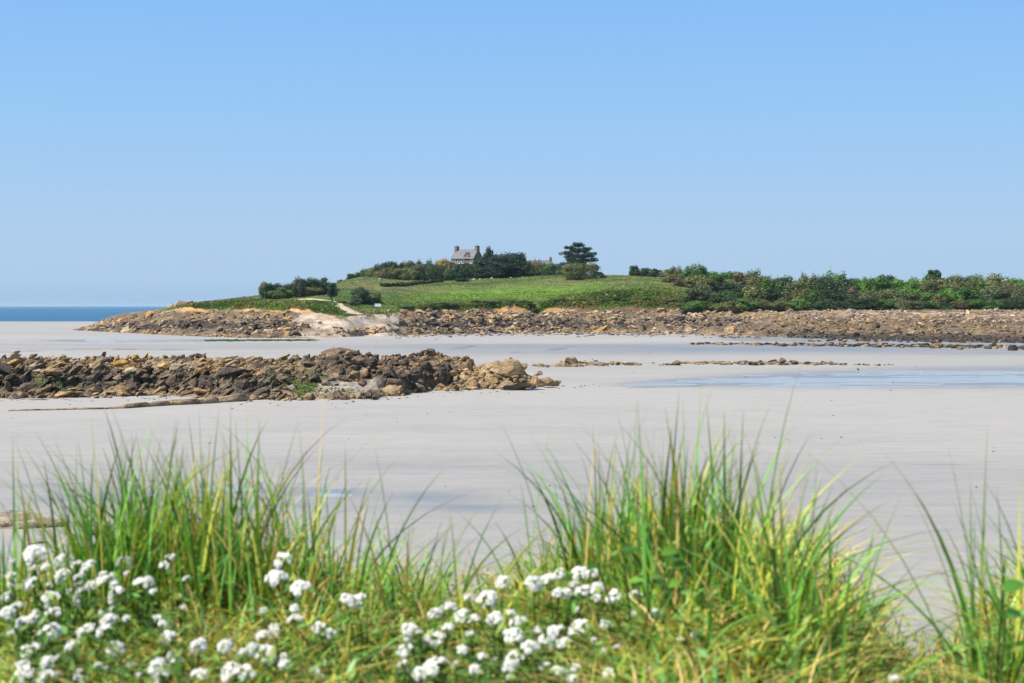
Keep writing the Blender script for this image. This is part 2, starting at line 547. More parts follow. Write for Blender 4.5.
nA = fbm(HX / 16, HD / 12, 5, 70, .6); nB = fbm(HX / 5, HD / 5, 4, 71); nC = fbm(HX / 40, HD / 40, 3, 72)
rockcol = lerp(C3(.15, .115, .08) + 0 * HX[..., None], C3(.26, .185, .10), sstep(0.0, 0.35, nB + 0.2 * nA))  # ground tone darkened to stand in for shade between the shore rocks
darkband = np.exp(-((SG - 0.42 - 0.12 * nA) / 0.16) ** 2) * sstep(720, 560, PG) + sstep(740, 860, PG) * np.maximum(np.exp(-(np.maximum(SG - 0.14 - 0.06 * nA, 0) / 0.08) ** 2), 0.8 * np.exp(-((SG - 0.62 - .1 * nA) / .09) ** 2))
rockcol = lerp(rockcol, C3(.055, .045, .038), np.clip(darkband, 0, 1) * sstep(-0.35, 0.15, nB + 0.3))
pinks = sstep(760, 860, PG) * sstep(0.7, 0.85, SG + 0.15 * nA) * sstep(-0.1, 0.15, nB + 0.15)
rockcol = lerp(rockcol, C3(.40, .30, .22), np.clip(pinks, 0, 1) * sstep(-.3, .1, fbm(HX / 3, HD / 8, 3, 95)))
sandc = lerp(C3(.51, .425, .335) + 0 * HX[..., None], C3(.37, .285, .20), sstep(-0.15, 0.3, nB + .5 * fbm(HX / 1.6, HD / 2.5, 3, 78)))
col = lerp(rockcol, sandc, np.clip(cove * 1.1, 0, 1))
earth = lerp(C3(.44, .25, .085) + 0 * HX[..., None], C3(.46, .30, .16), sstep(-0.2, 0.3, nB))
earth = lerp(earth, C3(.13, .085, .05), sstep(395, 430, PG) * sstep(-0.25, 0.15, nA + 0.15))
g1 = lerp(C3(.060, .105, .022) + 0 * HX[..., None], C3(.115, .165, .035), sstep(-0.3, 0.3, nA + 0.5 * nB))
g1 = lerp(g1, C3(.15, .145, .06), 0.85 * sstep(0.0, 0.35, nB + 0.5 * nC))
g1 = lerp(g1, C3(.045, .085, .02), 0.8 * sstep(0.12, 0.4, fbm(HX / 9, HD / 5, 4, 79)))
bright = np.exp(-(((PG - 520 - 60 * (SG - 3.1)) / 90) ** 2)) * np.exp(-((SG - 2.85 - 0.1 * nA) / 0.28) ** 2)
g1 = lerp(g1, C3(.125, .215, .03), np.clip(bright * 1.6, 0, 1) * 0.95)
olive = sstep(1.7, 2.1, SG) * sstep(3.1, 2.5, SG) * sstep(560, 620, PG) * sstep(720, 690, PG)
g1 = lerp(g1, C3(.105, .125, .035), 0.6 * olive * sstep(-0.2, 0.3, nB + .1))
dryband = np.exp(-((SG - 3.25 - 0.06 * nA) / 0.10) ** 2) * sstep(370, 420, PG)
g1 = lerp(g1, C3(.16, .16, .06), 0.55 * dryband)
em = sstep(0.92 + 0, 1.02, SG + 0.25 * ragged) * sstep(165, 185, PG)
col = lerp(col, earth, em * (1 - np.clip(cove, 0, 1)))
# where turf begins: hangs down over the bank in places
turf_at = 1.55 + 0.75 * fbm(HX / 9, HD * 0, 3, 33) * np.interp(PG, [60, 180, 300, 420, 1340], [1, 1.3, 0.8, 0.55, 0.5]) - 0.35 * sstep(300, 330, PG) * sstep(360, 345, PG)
turf_at = turf_at - .28 * sstep(330, 290, PG) + .5 * np.clip(fbm(HX / 4, HD * 0 + 3, 3, 34), -1, 1) * sstep(330, 290, PG)
turf_at = turf_at + 0.5 * (PG < 178)
gm = sstep(-0.08, 0.08, SG - turf_at + 0.1 * nB)
gm = np.where(PG < 168, gm * sstep(150, 172, PG), gm)
col = lerp(col, g1, gm)


def polymask(pts, w):
    d = np.full(PG.shape, 9e9)
    # in (px, 45*s) space
    for (a, b) in zip(pts[:-1], pts[1:]):
        ax, ay, bx, by = a[0], a[1] * 45, b[0], b[1] * 45
        vx, vy = bx - ax, by - ay
        tt = np.clip(((PG - ax) * vx + (SG * 45 - ay) * vy) / (vx * vx + vy * vy), 0, 1)
        d = np.minimum(d, np.hypot(PG - ax - tt * vx, SG * 45 - ay - tt * vy))
    return sstep(w, w * 0.55, d + 1.5 * nB)


pm = np.maximum(polymask([(398, 0.6), (392, 1.0), (378, 1.45), (362, 1.9), (350, 2.15), (341, 2.45)], 6.0), polymask([(345, 2.4), (335, 2.75), (318, 2.92), (300, 2.95)], 3.0))
col = lerp(col, C3(.54, .45, .345), pm * .9)
path_line = polymask([(300, 3.0), (345, 2.95)], 3)
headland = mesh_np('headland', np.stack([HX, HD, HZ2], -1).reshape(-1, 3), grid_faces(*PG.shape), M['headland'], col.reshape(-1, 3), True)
tag(headland, 'grassy headland with a rocky foot across the bay', kind='structure')


def hidx(px, s):
    j = np.clip(np.round((np.asarray(px) - PXH[0])).astype(int), 0, len(PXH) - 1)
    i = np.clip(np.searchsorted(rows, s), 0, len(rows) - 1)
    return i, j


def ground_at(px, D):
    j = int(np.clip(round(px - PXH[0]), 0, len(PXH) - 1))
    return float(np.interp(D, HD[:, j], HZ2[:, j]))


# ---- shore rocks over the rocky foot
FARV = [rock_shape(100 + k, 2, 14, 0.4) for k in range(12)]


def shore_tone(px, s, r):
    base = np.array([(.36, .27, .17), (.32, .235, .15), (.40, .26, .105), (.29, .22, .16), (.37, .31, .24), (.20, .15, .11)][r.integers(0, 6)])
    na = 0.35 * r.normal()
    if px < 740 and abs(s - 0.45) < 0.17 and r.random() < 0.72:
        base = np.array([(.075, .06, .05), (.11, .085, .065), (.09, .08, .075)][r.integers(0, 3)])
    if px >= 740:
        if s < 0.24 and r.random() < 0.85:
            base = np.array([(.045, .038, .03), (.07, .055, .035), (.06, .05, .045)][r.integers(0, 3)])
        elif s < 0.55 and r.random() < .8:
            base = np.array([(.19, .14, .07), (.23, .165, .075), (.11, .085, .055)][r.integers(0, 3)])
        elif s > 0.78:
            base = np.array([(.42, .33, .25), (.36, .27, .20), (.30, .24, .2)][r.integers(0, 3)])
    return base * r.uniform(0.95, 1.65)


rk = np.random.default_rng(55)
far_big = []; merged = Merge()
count = 0
while count < 14000:
    px = rk.uniform(80, 1150) if rk.random() < 0.9 else rk.uniform(740, 1100)
    s = rk.random() ** 0.9 * 1.03
    i, j = hidx(px, s)
    if cove[i, j] > 0.3 and rk.random() < (0.985 if px < 388 else .7):
        continue
    if px < 330 and s > .9 and px > 180:
        continue
    if 300 < px < 400 and s < 0.25 and rk.random() < 0.7:
        continue
    if px > 740 and s > 0.7 and rk.random() < 0.4:
        continue
    sz = 0.25 * math.exp(rk.normal() * 0.58)
    if fbm(np.array([HX[i, j] / 7]), np.array([HD[i, j] / 7]), 3, 93)[0] < -.08 and rk.random() < .75:
        continue
    if px > 740:
        sz *= 0.8
    sz = min(sz, 1.2)
    count += 1
    pos = np.array([HX[i, j] + rk.uniform(-.2, .2), HD[i, j] + rk.uniform(-.5, .5), HZ2[i, j]])
    sc = np.array([sz * rk.uniform(0.9, 2.1), sz * rk.uniform(0.8, 1.4), sz * rk.uniform(0.4, 0.85)])
    far_big.append((sz, px, s, pos, sc, (rk.normal() * 0.25, rk.normal() * 0.25 - 0.2, rk.uniform(0, 6.28)), shore_tone(px, s, rk), rk.integers(0, 12)))
for k in range(46):                                  # long ledges of bedrock
    px = rk.uniform(105, 1180); s = rk.uniform(.1, .95); i, j = hidx(px, s)
    if cove[i, j] > .3:
        continue
    L = rk.uniform(1.6, 3.6)
    far_big.append((L, px, s, np.array([HX[i, j], HD[i, j], HZ2[i, j] - .15]), np.array([L, L * .45, L * rk.uniform(.2, .3)]), (rk.normal() * .1, -.18 + rk.normal() * .1, rk.normal() * .25), shore_tone(px, s, rk) * .9, rk.integers(0, 12)))
# rocky patch left of the cove path
for k in range(70):
    px = rk.uniform(335, 385); s = 0.28 + 0.24 * (px - 335) / 50 * 0.4 + rk.normal() * 0.07
    i, j = hidx(px, s); sz = rk.uniform(.3, .8)
    far_big.append((sz, px, s, np.array([HX[i, j], HD[i, j], HZ2[i, j]]), np.array([sz * 1.4, sz, sz * .7]), (0, -.2, rk.uniform(0, 6)), shore_tone(300, .1, rk), rk.integers(0, 12)))
far_big.sort(key=lambda a: -a[0])
far_rock_meshes = []
for k, (V, Fc) in enumerate(FARV):
    ob = mesh_np('shore_rock', V, Fc, M['rock_far'])
    far_rock_meshes.append(ob.data); bpy.data.objects.remove(ob)


def rock_word(c):
    l = float(np.dot(c, (.3, .5, .2)))
    if l < 0.11:
        return 'dark brown'
    if c[0] > 2.6 * c[2]:
        return 'orange tan'
    return 'grey tan' if l < 0.25 else 'pale tan'


def far_rock(rec, where, group):
    sz, px, s, pos, sc, rot, tone, v = rec
    o = bpy.data.objects.new('shore_rock', far_rock_meshes[v]); COL.objects.link(o)
    o.location = pos + np.array([0, 0, sc[2] * 0.25]); o.scale = sc; o.rotation_euler = rot; o.color = (*tone, 1)
    tag(o, f'{rock_word(tone)} rock among the shore rocks {where}', 'shore rock', group)


def where_far(px):
    if px < 300:
        return 'below the left tip of the headland'
    if px < 400:
        return 'beside the sandy cove and path'
    if px < 560:
        return 'below the bright green field'
    if px < 740:
        return 'below the lumpy scrub slope'
    return 'in front of the wood on the right'


NFAR = 64
for rec in far_big[:NFAR]:
    far_rock(rec, where_far(rec[1]), 'larger rocks along the far shore')
for rec in far_big[NFAR:]:
    sz, px, s, pos, sc, rot, tone, v = rec
    V, Fc = FARV[v]
    merged.add((V * sc) @ rot_np(*rot).T + pos + np.array([0, 0, sc[2] * 0.25]), Fc, tone)
# pale tip rocks left of the turf are part of the same shore
o = merged.build('shore_rubble', M['rock_far_many'])
tag(o, 'tan and dark rocks covering the foot of the headland', 'rocks', kind='stuff')

# ---- low rock strips standing in the sand
strip = Merge()
strip_big = []
for (pa, pb, ya, yb, n, smin, smax, dk) in ((532, 640, 366.5, 364.5, 90, .2, .55, .15), (682, 846, 363.5, 364.5, 210, .2, .5, .3), (850, 895, 365, 365.5, 14, .15, .3, .2), (652, 680, 364.5, 364.5, 10, .15, .35, .3),
                                             (690, 760, 344, 344.5, 50, .3, .6, .35), (750, 1100, 344.5, 349.5, 420, .3, .75, .6), (560, 600, 361.5, 361.5, 6, .15, .3, .3), (800, 1100, 340.5, 343, 150, .3, .6, .9)):
    for k in range(n):
        px = rk.uniform(pa, pb); f = (px - pa) / (pb - pa)
        row = ya + (yb - ya) * f + rk.normal() * 0.45 + 0.5 * math.sin(px * 0.21)
        D = CH * F / (row - HZ)
        env = 0.55 + 0.45 * math.sin(math.pi * f) * (0.6 + 0.4 * math.sin(px * 0.35))
        sz = rk.uniform(smin, smax) * env
        tone = np.array([(.36, .26, .13), (.33, .25, .16), (.30, .22, .12)][rk.integers(0, 3)]) * rk.uniform(.8, 1.2)
        if rk.random() < dk:
            tone = np.array((.07, .058, .045)) * rk.uniform(.7, 1.4)
        strip_big.append((sz, px, 0, np.array([X(px, D), D, -0.02]), np.array([sz * rk.uniform(1.2, 2.4), sz * 1.2, sz * rk.uniform(.7, 1.1)]), (rk.normal() * .1, rk.normal() * .15, rk.uniform(-.4, .4)), tone, rk.integers(0, 12), row))
for px, row, sz in ((572, 365.5, 1.0), (676, 365.3, 0.6), (782, 362.8, .6), (1013, 350.5, .9), (960, 349.5, .6)):
    D = CH * F / (row - HZ)
    strip_big.append((sz, px, 0, np.array([X(px, D), D, 0.05]), np.array([sz * 1.1, sz, sz]), (0.2, .2, px), np.array((.25, .18, .11)) if px < 1000 else np.array((.05, .045, .04)), int(px) % 12, row))
strip_big.sort(key=lambda a: -a[0])
for k, rec in enumerate(strip_big):
    if k < 30:
        w = 'in the low rock strip beyond the tidal channel' if rec[8] > 355 else 'in the dark rock strip before the right shore'
        far_rock(rec[:8], w, 'larger rocks of the low strips')
        bpy.context.scene.collection.objects[-1]['label'] = f'{rock_word(rec[6])} rock {w}'
    else:
        V, Fc = FARV[rec[7]]
        strip.add((V * rec[4]) @ rot_np(*rec[5]).T + rec[3] + np.array([0, 0, rec[4][2] * 0.2]), Fc, rec[6])
o = strip.build('rock_strip_rubble', M['rock_far_many'])
tag(o, 'low strips of small tan and dark rocks across the sand', 'rocks', kind='stuff')

# ---- scrub, bracken and tussocks on the slopes (nobody could count them)
sc_r = np.random.default_rng(91)
N = 130000
pxs = sc_r.uniform(178, 1150, N); ss = sc_r.uniform(1.4, 4.15, N)
ii, jj = hidx(pxs, ss)
keep = (gm[ii, jj] > 0.5) & (pm[ii, jj] < 0.3)
dens = np.where(ss < 3.0, 1.0, 0.5)
keep &= sc_r.random(N) < dens
ii, jj = ii[keep], jj[keep]; n = len(ii)
P0 = np.stack([HX[ii, jj] + sc_r.uniform(-.3, .3, n), HD[ii, jj] + sc_r.uniform(-.6, .6, n), HZ2[ii, jj] - 0.05], -1)
hgt = sc_r.uniform(0.2, 0.6, n) * (0.4 + 0.8 * scrub[ii, jj] + .5 * np.clip(nB[ii, jj], 0, 1)); wid = hgt * sc_r.uniform(0.7, 1.5, n) + .15
an = sc_r.uniform(0, 6.28, n); le = sc_r.normal(size=(n, 2)) * 0.75
side = np.stack([np.cos(an), np.sin(an), 0 * an], -1) * wid[:, None] * 0.5
top = np.stack([le[:, 0] * hgt, le[:, 1] * hgt, hgt], -1)
Vq = np.stack([P0 - side, P0 + side, P0 + side * 0.6 + top, P0 - side * 0.6 + top], 1).reshape(-1, 3)
cq = col.reshape(PG.shape + (3,))[ii, jj] * sc_r.uniform(0.9, 1.75, (n, 1)) * np.array([1.08, 1.04, .95])  # brightened in the colour itself, since upright leaves catch less sun
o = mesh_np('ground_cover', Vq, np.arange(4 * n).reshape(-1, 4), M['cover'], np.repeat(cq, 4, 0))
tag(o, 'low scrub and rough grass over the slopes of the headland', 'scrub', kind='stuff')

# green weed along the waterline
al = Merge()
for k in range(900):
    px = rk.uniform(205, 318); row = 340.6 - (px - 205) / 110 * 0.4 + rk.normal() * 0.35
    if rk.random() > min(1, (px - 200) / 30, (322 - px) / 25):
        continue
    D = CH * F / (row - HZ); s = rk.uniform(.15, .4)
    V, Fc = FARV[rk.integers(0, 12)]
    al.add((V * np.array([s * 2, s * 1.5, s * .35])) @ rot_np(0, 0, rk.uniform(0, 6)).T + np.array([X(px, D), D, 0.03]), Fc, np.array((.035, .085, .012)) * rk.uniform(.7, 1.4))
tag(al.build('seaweed', M['cover']), 'strip of green weed along the sand below the left shore', 'seaweed', kind='stuff')

# ================================================================== NEAR ROCK OUTCROP
OPX = np.arange(-110, 561, 0.6)
ofront_y = np.interp(OPX, [-110, 0, 50, 150, 200, 240, 350, 400, 430, 470, 500, 540, 556, 561], [401, 399, 399, 396, 398, 401, 399, 396, 391, 390, 389, 387, 385, 384])
ocrest_y = np.interp(OPX, [-110, 0, 40, 60, 130, 195, 240, 270, 300, 318, 335, 352, 366, 400, 414, 427, 440, 465, 478, 492, 505, 518, 528, 540, 561],
                     [360, 360, 361, 363, 360, 360, 363, 363, 362, 357, 353, 355, 358, 359, 357, 354, 357, 362, 368, 366, 364, 366, 376, 380, 384])
oDf = CH * F / (ofront_y - HZ)
oDc = oDf + np.interp(OPX, [-110, 380, 470, 540, 561], [14, 14, 9, 5, 3])
oZc = np.maximum(Z(ocrest_y, oDc), 0.1)
orow = np.concatenate([np.linspace(-0.06, 1, 150), np.linspace(1.01, 2.0, 60)])
TG, OP = np.meshgrid(orow, OPX, indexing='ij')
OD = oDf + (oDc - oDf) * np.clip(TG, -1, 1) + np.maximum(TG - 1, 0) * 11
tp = np.clip(TG, 0, 2)
prof = np.where(tp < 1, np.clip(0.62 * sstep(0.0, 0.34, tp) + 0.38 * sstep(0.2, 1.0, tp), 0, 1), 1 - sstep(1.0, 1.95, tp))
pocket = sstep(278, 296, OP) * sstep(384, 368, OP) * sstep(0.08, 0.13, TG) * sstep(0.62, 0.50, TG)
OX = X(OP, OD)
# tilted slabs
u = OX * 0.87 + OD * 0.2; v = OD * 0.9 - OX * 0.15
f1, f2, ha, hb, ox, oy = worley(u / 2.3, v / 1.5, 80)
slab = (ha - 0.4) * 0.9 + ox * (0.45 + 0.6 * hb) * 0.8 - 0.45 * sstep(0.14, 0.0, f2 - f1)
f1c, f2c, hac, hbc, oxc, oyc = worley(u / 0.85 + 0.2 * hb, v / 0.6, 83)
slab2 = (hac - 0.5) * 0.35 + oxc * 0.3 - 0.2 * sstep(0.12, 0.0, f2c - f1c)
oamp = np.clip(prof * 2.5, 0, 1) * np.clip(oZc / 2.0, 0.15, 1)
OZ = np.where(pocket > 0, prof * oZc * (1 - pocket) + pocket * np.minimum(prof * oZc, .05 + .25 * (OD - oDf - 1.2)), prof * oZc) + oamp * (1 - 0.9 * pocket) * (slab * 0.75 + slab2 * 0.9 + 0.12 * fbm(OX / .5, OD / .5, 3, 6)) - 0.25 * (prof < 0.02) - 0.08


def outcrop_tone(px, t, h, r):
    """rock colour by height: lichen on top, dark wet band in the middle, golden stones at the foot"""
    n = r.random()
    right = float(sstep(430, 480, px))
    golden = float(np.clip(right + 0.7 * (1 - sstep(0.10, 0.16, t)), 0, 1))
    if n < golden:
        base = [(.40, .29, .155), (.36, .255, .135), (.33, .25, .15), (.42, .32, .19)][r.integers(0, 4)]
    elif t < 0.42:
        base = [(.125, .10, .074), (.17, .13, .09), (.085, .07, .055), (.24, .18, .12)][r.integers(0, 4)]
    elif px < 285:
        base = [(.25, .20, .14), (.31, .24, .155), (.40, .34, .26), (.46, .29, .10), (.36, .27, .15), (.19, .145, .10), (.44, .31, .13)][r.integers(0, 7)]
    else:
        base = [(.13, .10, .075), (.19, .14, .10), (.27, .195, .13), (.09, .075, .06), (.34, .245, .15)][r.integers(0, 5)]
    return np.array(base) * r.uniform(.8, 1.2)


oc = np.zeros(OX.shape + (3,))
nO = fbm(OX / 4, OD / 2.5, 4, 90); nO2 = fbm(OX / 1.2, OD / 1, 3, 91)
lo = lerp(C3(.09, .074, .058) + 0 * OX[..., None], C3(.17, .125, .085), sstep(-.2, .4, nO2))
hi = lerp(C3(.20, .16, .12) + 0 * OX[..., None], C3(.34, .235, .11), sstep(0.0, .35, nO))
hi = lerp(hi, C3(.13, .10, .075), sstep(285, 330, OP) * sstep(-.3, .2, nO2))
gold = lerp(C3(.38, .275, .15) + 0 * OX[..., None], C3(.26, .19, .12), sstep(-.2, .3, nO2))
oc = lerp(lo, hi, sstep(0.32, 0.5, TG + .2 * nO))
oc = lerp(oc, gold, np.clip(sstep(425, 480, OP + 40 * nO) + 0.8 * sstep(.14, .06, TG), 0, 1))
green = sstep(0.02, .25, nO + .5 * nO2) * np.exp(-((TG - .22) / .1) ** 2) * sstep(420, 380, OP)
green = np.maximum(green * .7, pocket * sstep(335, 305, OP + 25 * nO2) * .9)
oc = lerp(oc, C3(.10, .15, .03), np.clip(green, 0, 1))
oc = lerp(oc, C3(.40, .365, .325), np.clip(pocket * sstep(300, 325, OP + 25 * nO2) * sstep(.5, .4, TG), 0, 1))
o = mesh_np('rock_outcrop', np.stack([OX, OD, OZ], -1).reshape(-1, 3), grid_faces(*OP.shape), M['rock_many'], oc.reshape(-1, 3), False)
tag(o, 'long bedrock outcrop lying in the sand', kind='structure')


def oidx(px, t):
    return np.clip(np.searchsorted(orow, t), 0, len(orow) - 1), np.clip(np.round((px - OPX[0]) / 0.6).astype(int), 0, len(OPX) - 1)


NEARV = [rock_shape(200 + k, 4, 16, 0.2, 0.4) for k in range(16)]
NEARL = [rock_shape(200 + k, 3, 16, 0.2, 0.4) for k in range(16)]
near = []
nr = np.random.default_rng(17)


def near_add(px, t, size, tone=None, sc=None, rot=None, lift=0.22, v=None, D=None, z=None):
    px = float(px)
    if D is None:
        i, j = oidx(px, t)
        pos = np.array([OX[i, j], OD[i, j], OZ[i, j]])
    else:
        pos = np.array([X(px, D), D, z or 0.0])
    slabby = px < 290 and nr.random() < 0.55
    if sc is None:
        sc = np.array([nr.uniform(1.3, 2.6), nr.uniform(.8, 1.3), nr.uniform(.3, .55)]) if slabby else np.array([nr.uniform(.9, 1.5), nr.uniform(.8, 1.2), nr.uniform(.55, .95)])
    sc = np.asarray(sc, float) * size
    if rot is None:
        rot = (nr.normal() * .2, -R(20) + nr.normal() * .28, nr.normal() * .5) if slabby else (nr.normal() * .3, nr.normal() * .3 - .15, nr.uniform(0, 6.28))
    if tone is None:
        tone = outcrop_tone(px, t, 0, nr)
    near.append([size * float(np.prod(sc / size)) ** .33, px, t, pos + np.array([0, 0, sc[2] * lift]), sc, rot, np.asarray(tone, float), nr.integers(0, 16) if v is None else v, None])


k = 0
while k < 3600:
    px = nr.uniform(-60, 553); t = nr.random() ** 1.1 * 1.15
    i, j = oidx(px, t)
    if pocket[i, j] > 0.4 and t < .42 and nr.random() < 0.96:
        continue
    k += 1
    if OZ[i, j] < -0.3:
        continue
    size = min(0.165 * math.exp(nr.normal() * .68), 0.30 if t > .72 else .72) * (1.1 if px > 430 or px < 150 else 1.0)
    near_add(px, t, size)
# stones along the foot of the outcrop
for k in range(420):
    px = nr.uniform(-60, 556); row = np.interp(px, OPX, ofront_y) + nr.uniform(-3.5, .8)
    D = CH * F / (row - HZ); size = min(.14 * math.exp(nr.normal() * .55), .5)
    near_add(px, .02, size, tone=np.array([(.36, .28, .18), (.40, .30, .17), (.32, .25, .18), (.13, .10, .075)][nr.integers(0, 4)]) * nr.uniform(.8, 1.2), D=D, z=0.0)
# front ridge before the sand pocket
for k in range(150):
    px = nr.uniform(232, 385); row = 401.0 - abs(px - 300) * 0.02 + nr.uniform(-5, 0)
    D = CH * F / (row - HZ); size = min(.26 * math.exp(nr.normal() * .4), .55)
    near_add(px, .1, size, tone=np.array([(.15, .11, .075), (.20, .15, .10), (.27, .20, .12), (.10, .08, .06)][nr.integers(0, 4)]) * nr.uniform(.8, 1.2), D=D, z=0.05 + .15 * nr.random())
# rocks one can name
def named(label, px, row_mid, D, w_px, h_px, tone, rot=(0, 0, 0), dep=1.0, v=0):
    s = D / F
    near.append([99, px, 0, np.array([X(px, D), D, Z(row_mid, D)]), np.array([w_px * s / 2, w_px * s / 2 * dep, h_px * s / 2]), rot, np.array(tone), v, label])


named('flat topped brown block at the right tip of the outcrop with a dark shaded face', 546, 381.5, 139.5, 17, 9.5, (.30, .215, .12), (0, 0.03, .25), .8, 3)
named('big rounded golden boulder with a cleft, highest at the right end of the outcrop', 505, 367, 136, 44, 19, (.42, .315, .18), (0, -.18, .2), .8, 5)
named('rounded golden slab leaning on the right of the big golden boulder', 514, 367, 135, 22, 17, (.44, .33, .19), (0, .25, .5), .8, 7)
named('low tan slab lying on the sand near the right tip of the outcrop', 519, 386, 136, 26, 8, (.37, .27, .15), (0, -.1, 0), .8, 2)
named('small tan boulder left behind on the sand beyond the right tip', 538, 374, 150, 10, 6, (.34, .26, .16), (0, -.2, 0), .8, 9)
named('dark boulder capping the low peak right of the middle of the outcrop', 431, 352, 133, 17, 8, (.17, .13, .10), (0, .1, 1), .9, 4)
named('rust brown mound of rock forming the middle peak of the outcrop', 337, 353, 134, 42, 12, (.21, .145, .095), (0, -.15, .3), .9, 6)
named('dark rounded boulder standing alone on the left crest of the outcrop', 200, 356, 135, 13, 5.5, (.10, .08, .065), (0, .1, .6), .9, 8)
named('pale pointed rock tilted up at the far left end of the crest', 13, 356, 132, 13, 8, (.42, .38, .33), (0, -.6, .2), .7, 10)
named('pale grey pointed slab second from the left on the crest', 32, 357, 133, 12, 6, (.34, .30, .25), (0, -.4, .1), .7, 11)
named('small white stone on the crest above the dark slabs', 74, 358.5, 133, 6, 4, (.46, .43, .39), (0, 0, .6), .9, 1)
named('orange lichened boulder on the left crest', 134, 357.5, 134, 10, 6, (.45, .27, .07), (0, 0, .4), .9, 12)
named('wide orange lichened block below the left crest', 120, 363, 129, 18, 7, (.46, .28, .075), (0, -.1, .2), .8, 13)
named('pointed orange rock above the dark hollow', 205, 369.5, 127, 13, 11, (.40, .25, .10), (0, .2, .2), .8, 14)
named('big brown block with flat top left of the orange rocks', 56, 371, 126, 18, 10, (.30, .215, .13), (0, .05, .1), .8, 0)
named('tan overhanging boulder above the dark shaded gap', 243, 372, 126, 22, 9, (.29, .22, .15), (0, -.1, .3), .8, 15)
named('grey round boulder beside the green weed at the foot of the outcrop', 291, 388, 120, 10, 7, (.30, .27, .23), (0, 0, .4), .9, 3)
named('purple brown rounded boulder behind the sand pocket', 363, 383, 121, 12, 9, (.20, .125, .09), (0, 0, 1.4), .9, 8)
named('dark pointed boulder at the far left foot of the outcrop', 26, 386, 121, 20, 8, (.10, .082, .065), (0, -.3, .1), .8, 6)
near.sort(key=lambda a: -a[0])
near_meshes = []
for V, Fc in NEARV:
    ob = mesh_np('boulder', V, Fc, M['rock_one']); near_meshes.append(ob.data); bpy.data.objects.remove(ob)
NNEAR = 205
rub = Merge()


def where_near(px, t, D):
    a = 'on the left third' if px < 200 else 'on the middle' if px < 430 else 'on the golden right end'
    b = 'along the foot' if t < .12 else 'in the dark lower band' if t < .42 and px < 430 else 'on the upper part'
    return f'{b}, {a} of the outcrop'


done = 0
for rec in near:
    sz, px, t, pos, sc, rot, tone, v, label = rec
    if done < NNEAR and -5 < px:
        o = bpy.data.objects.new('boulder', near_meshes[v]); COL.objects.link(o)
        o.location = pos; o.scale = sc; o.rotation_euler = rot; o.color = (*tone, 1)
        shape = 'flat slab' if sc[2] < 0.5 * sc[0] else 'blocky boulder'
        tag(o, label or f'{rock_word(tone)} {shape} {where_near(px, t, pos[1])}', 'boulder', 'boulders of the near outcrop')
        done += 1
    else:
        V, Fc = NEARL[v]
        rub.add((V * sc) @ rot_np(*rot).T + pos, Fc, tone)
o = rub.build('outcrop_rubble', M['rock_many'])
tag(o, 'smaller stones heaped over the near outcrop', 'stones', kind='stuff')

# weed on the near outcrop: small green fronds in the dips
wd = Merge()
for k in range(2600):
    px = nr.uniform(20, 385); t = nr.uniform(.1, .45)
    i, j = oidx(px, t)
    if green[i, j] < .45:
        continue
    p = np.array([OX[i, j] + nr.uniform(-.1, .1), OD[i, j], OZ[i, j] + .02]); s = nr.uniform(.05, .14)
    a = nr.uniform(0, 6.28); sd = np.array([math.cos(a), math.sin(a), 0]) * s; up = np.array([nr.normal() * .4, nr.normal() * .4, 1]) * s * .8
    wd.add(np.array([p - sd, p + sd, p + sd * .7 + up, p - sd * .7 + up]), np.array([[0, 1, 2, 3]]), np.array((.10, .16, .025)) * nr.uniform(.6, 1.3))
tag(wd.build('green_weed', M['cover']), 'green weed growing in the dips of the near outcrop', 'seaweed', kind='stuff')

# the jointed rib of rock lying on the sand
def rib(name, pts, label, r0, r1, cat):
    mg = Merge(); q = np.random.default_rng(len(pts) + 3)
    P = np.array([[X(a, CH * F / (b - HZ)), CH * F / (b - HZ)] for a, b in pts])
    L = np.r_[0, np.cumsum(np.hypot(*np.diff(P, axis=0).T))]
    s = 0.0; n = 0
    while s < L[-1] - .2:
        ln = q.uniform(1.3, 3.2)
        m = min(s + ln / 2, L[-1])
        c = np.array([np.interp(m, L, P[:, 0]), np.interp(m, L, P[:, 1])])
        d = np.array([np.interp(m + .2, L, P[:, 0]), np.interp(m + .2, L, P[:, 1])]) - np.array([np.interp(m - .2, L, P[:, 0]), np.interp(m - .2, L, P[:, 1])])
        rad = np.interp(m / L[-1], [0, 1], [r0, r1])
        bm = bmesh.new(); bmesh.ops.create_cube(bm, size=2)
        bmesh.ops.bevel(bm, geom=bm.edges[:], offset=.22, segments=3, affect='EDGES')
        bmesh.ops.triangulate(bm, faces=bm.faces[:])
        V = np.array([x.co[:] for x in bm.verts]); bm.verts.index_update(); Fc = np.array([[x.index for x in f.verts] for f in bm.faces]); bm.free()
        V = V * (1 + .08 * fbm(V[:, 0] * 2 + n, V[:, 1] * 2 + V[:, 2], 2, n))[:, None]
        V = (V * np.array([ln / 2 + .03, rad, rad])) @ rot_np(q.normal() * .08, q.normal() * .03, math.atan2(d[1], d[0])).T + np.array([c[0], c[1], rad * .55])
        mg.add(V, Fc, np.array((.43, .34, .225)) * q.uniform(.85, 1.15)); s += ln; n += 1
    o = mg.build(name, M['rock_many'], True)
    tag(o, label, cat)


rib('rock_rib', [(122, 408.5), (160, 406.0), (200, 403.8), (236, 401.5)], 'long jointed rib of tan rock half buried in the sand before the outcrop', .22, .34, 'rock rib')
rib('thin_rock_rib', [(8, 411), (60, 410), (100, 409.2), (118, 408.6)], 'thin line of low brown stones continuing the rock rib to the left', .06, .10, 'rock rib')

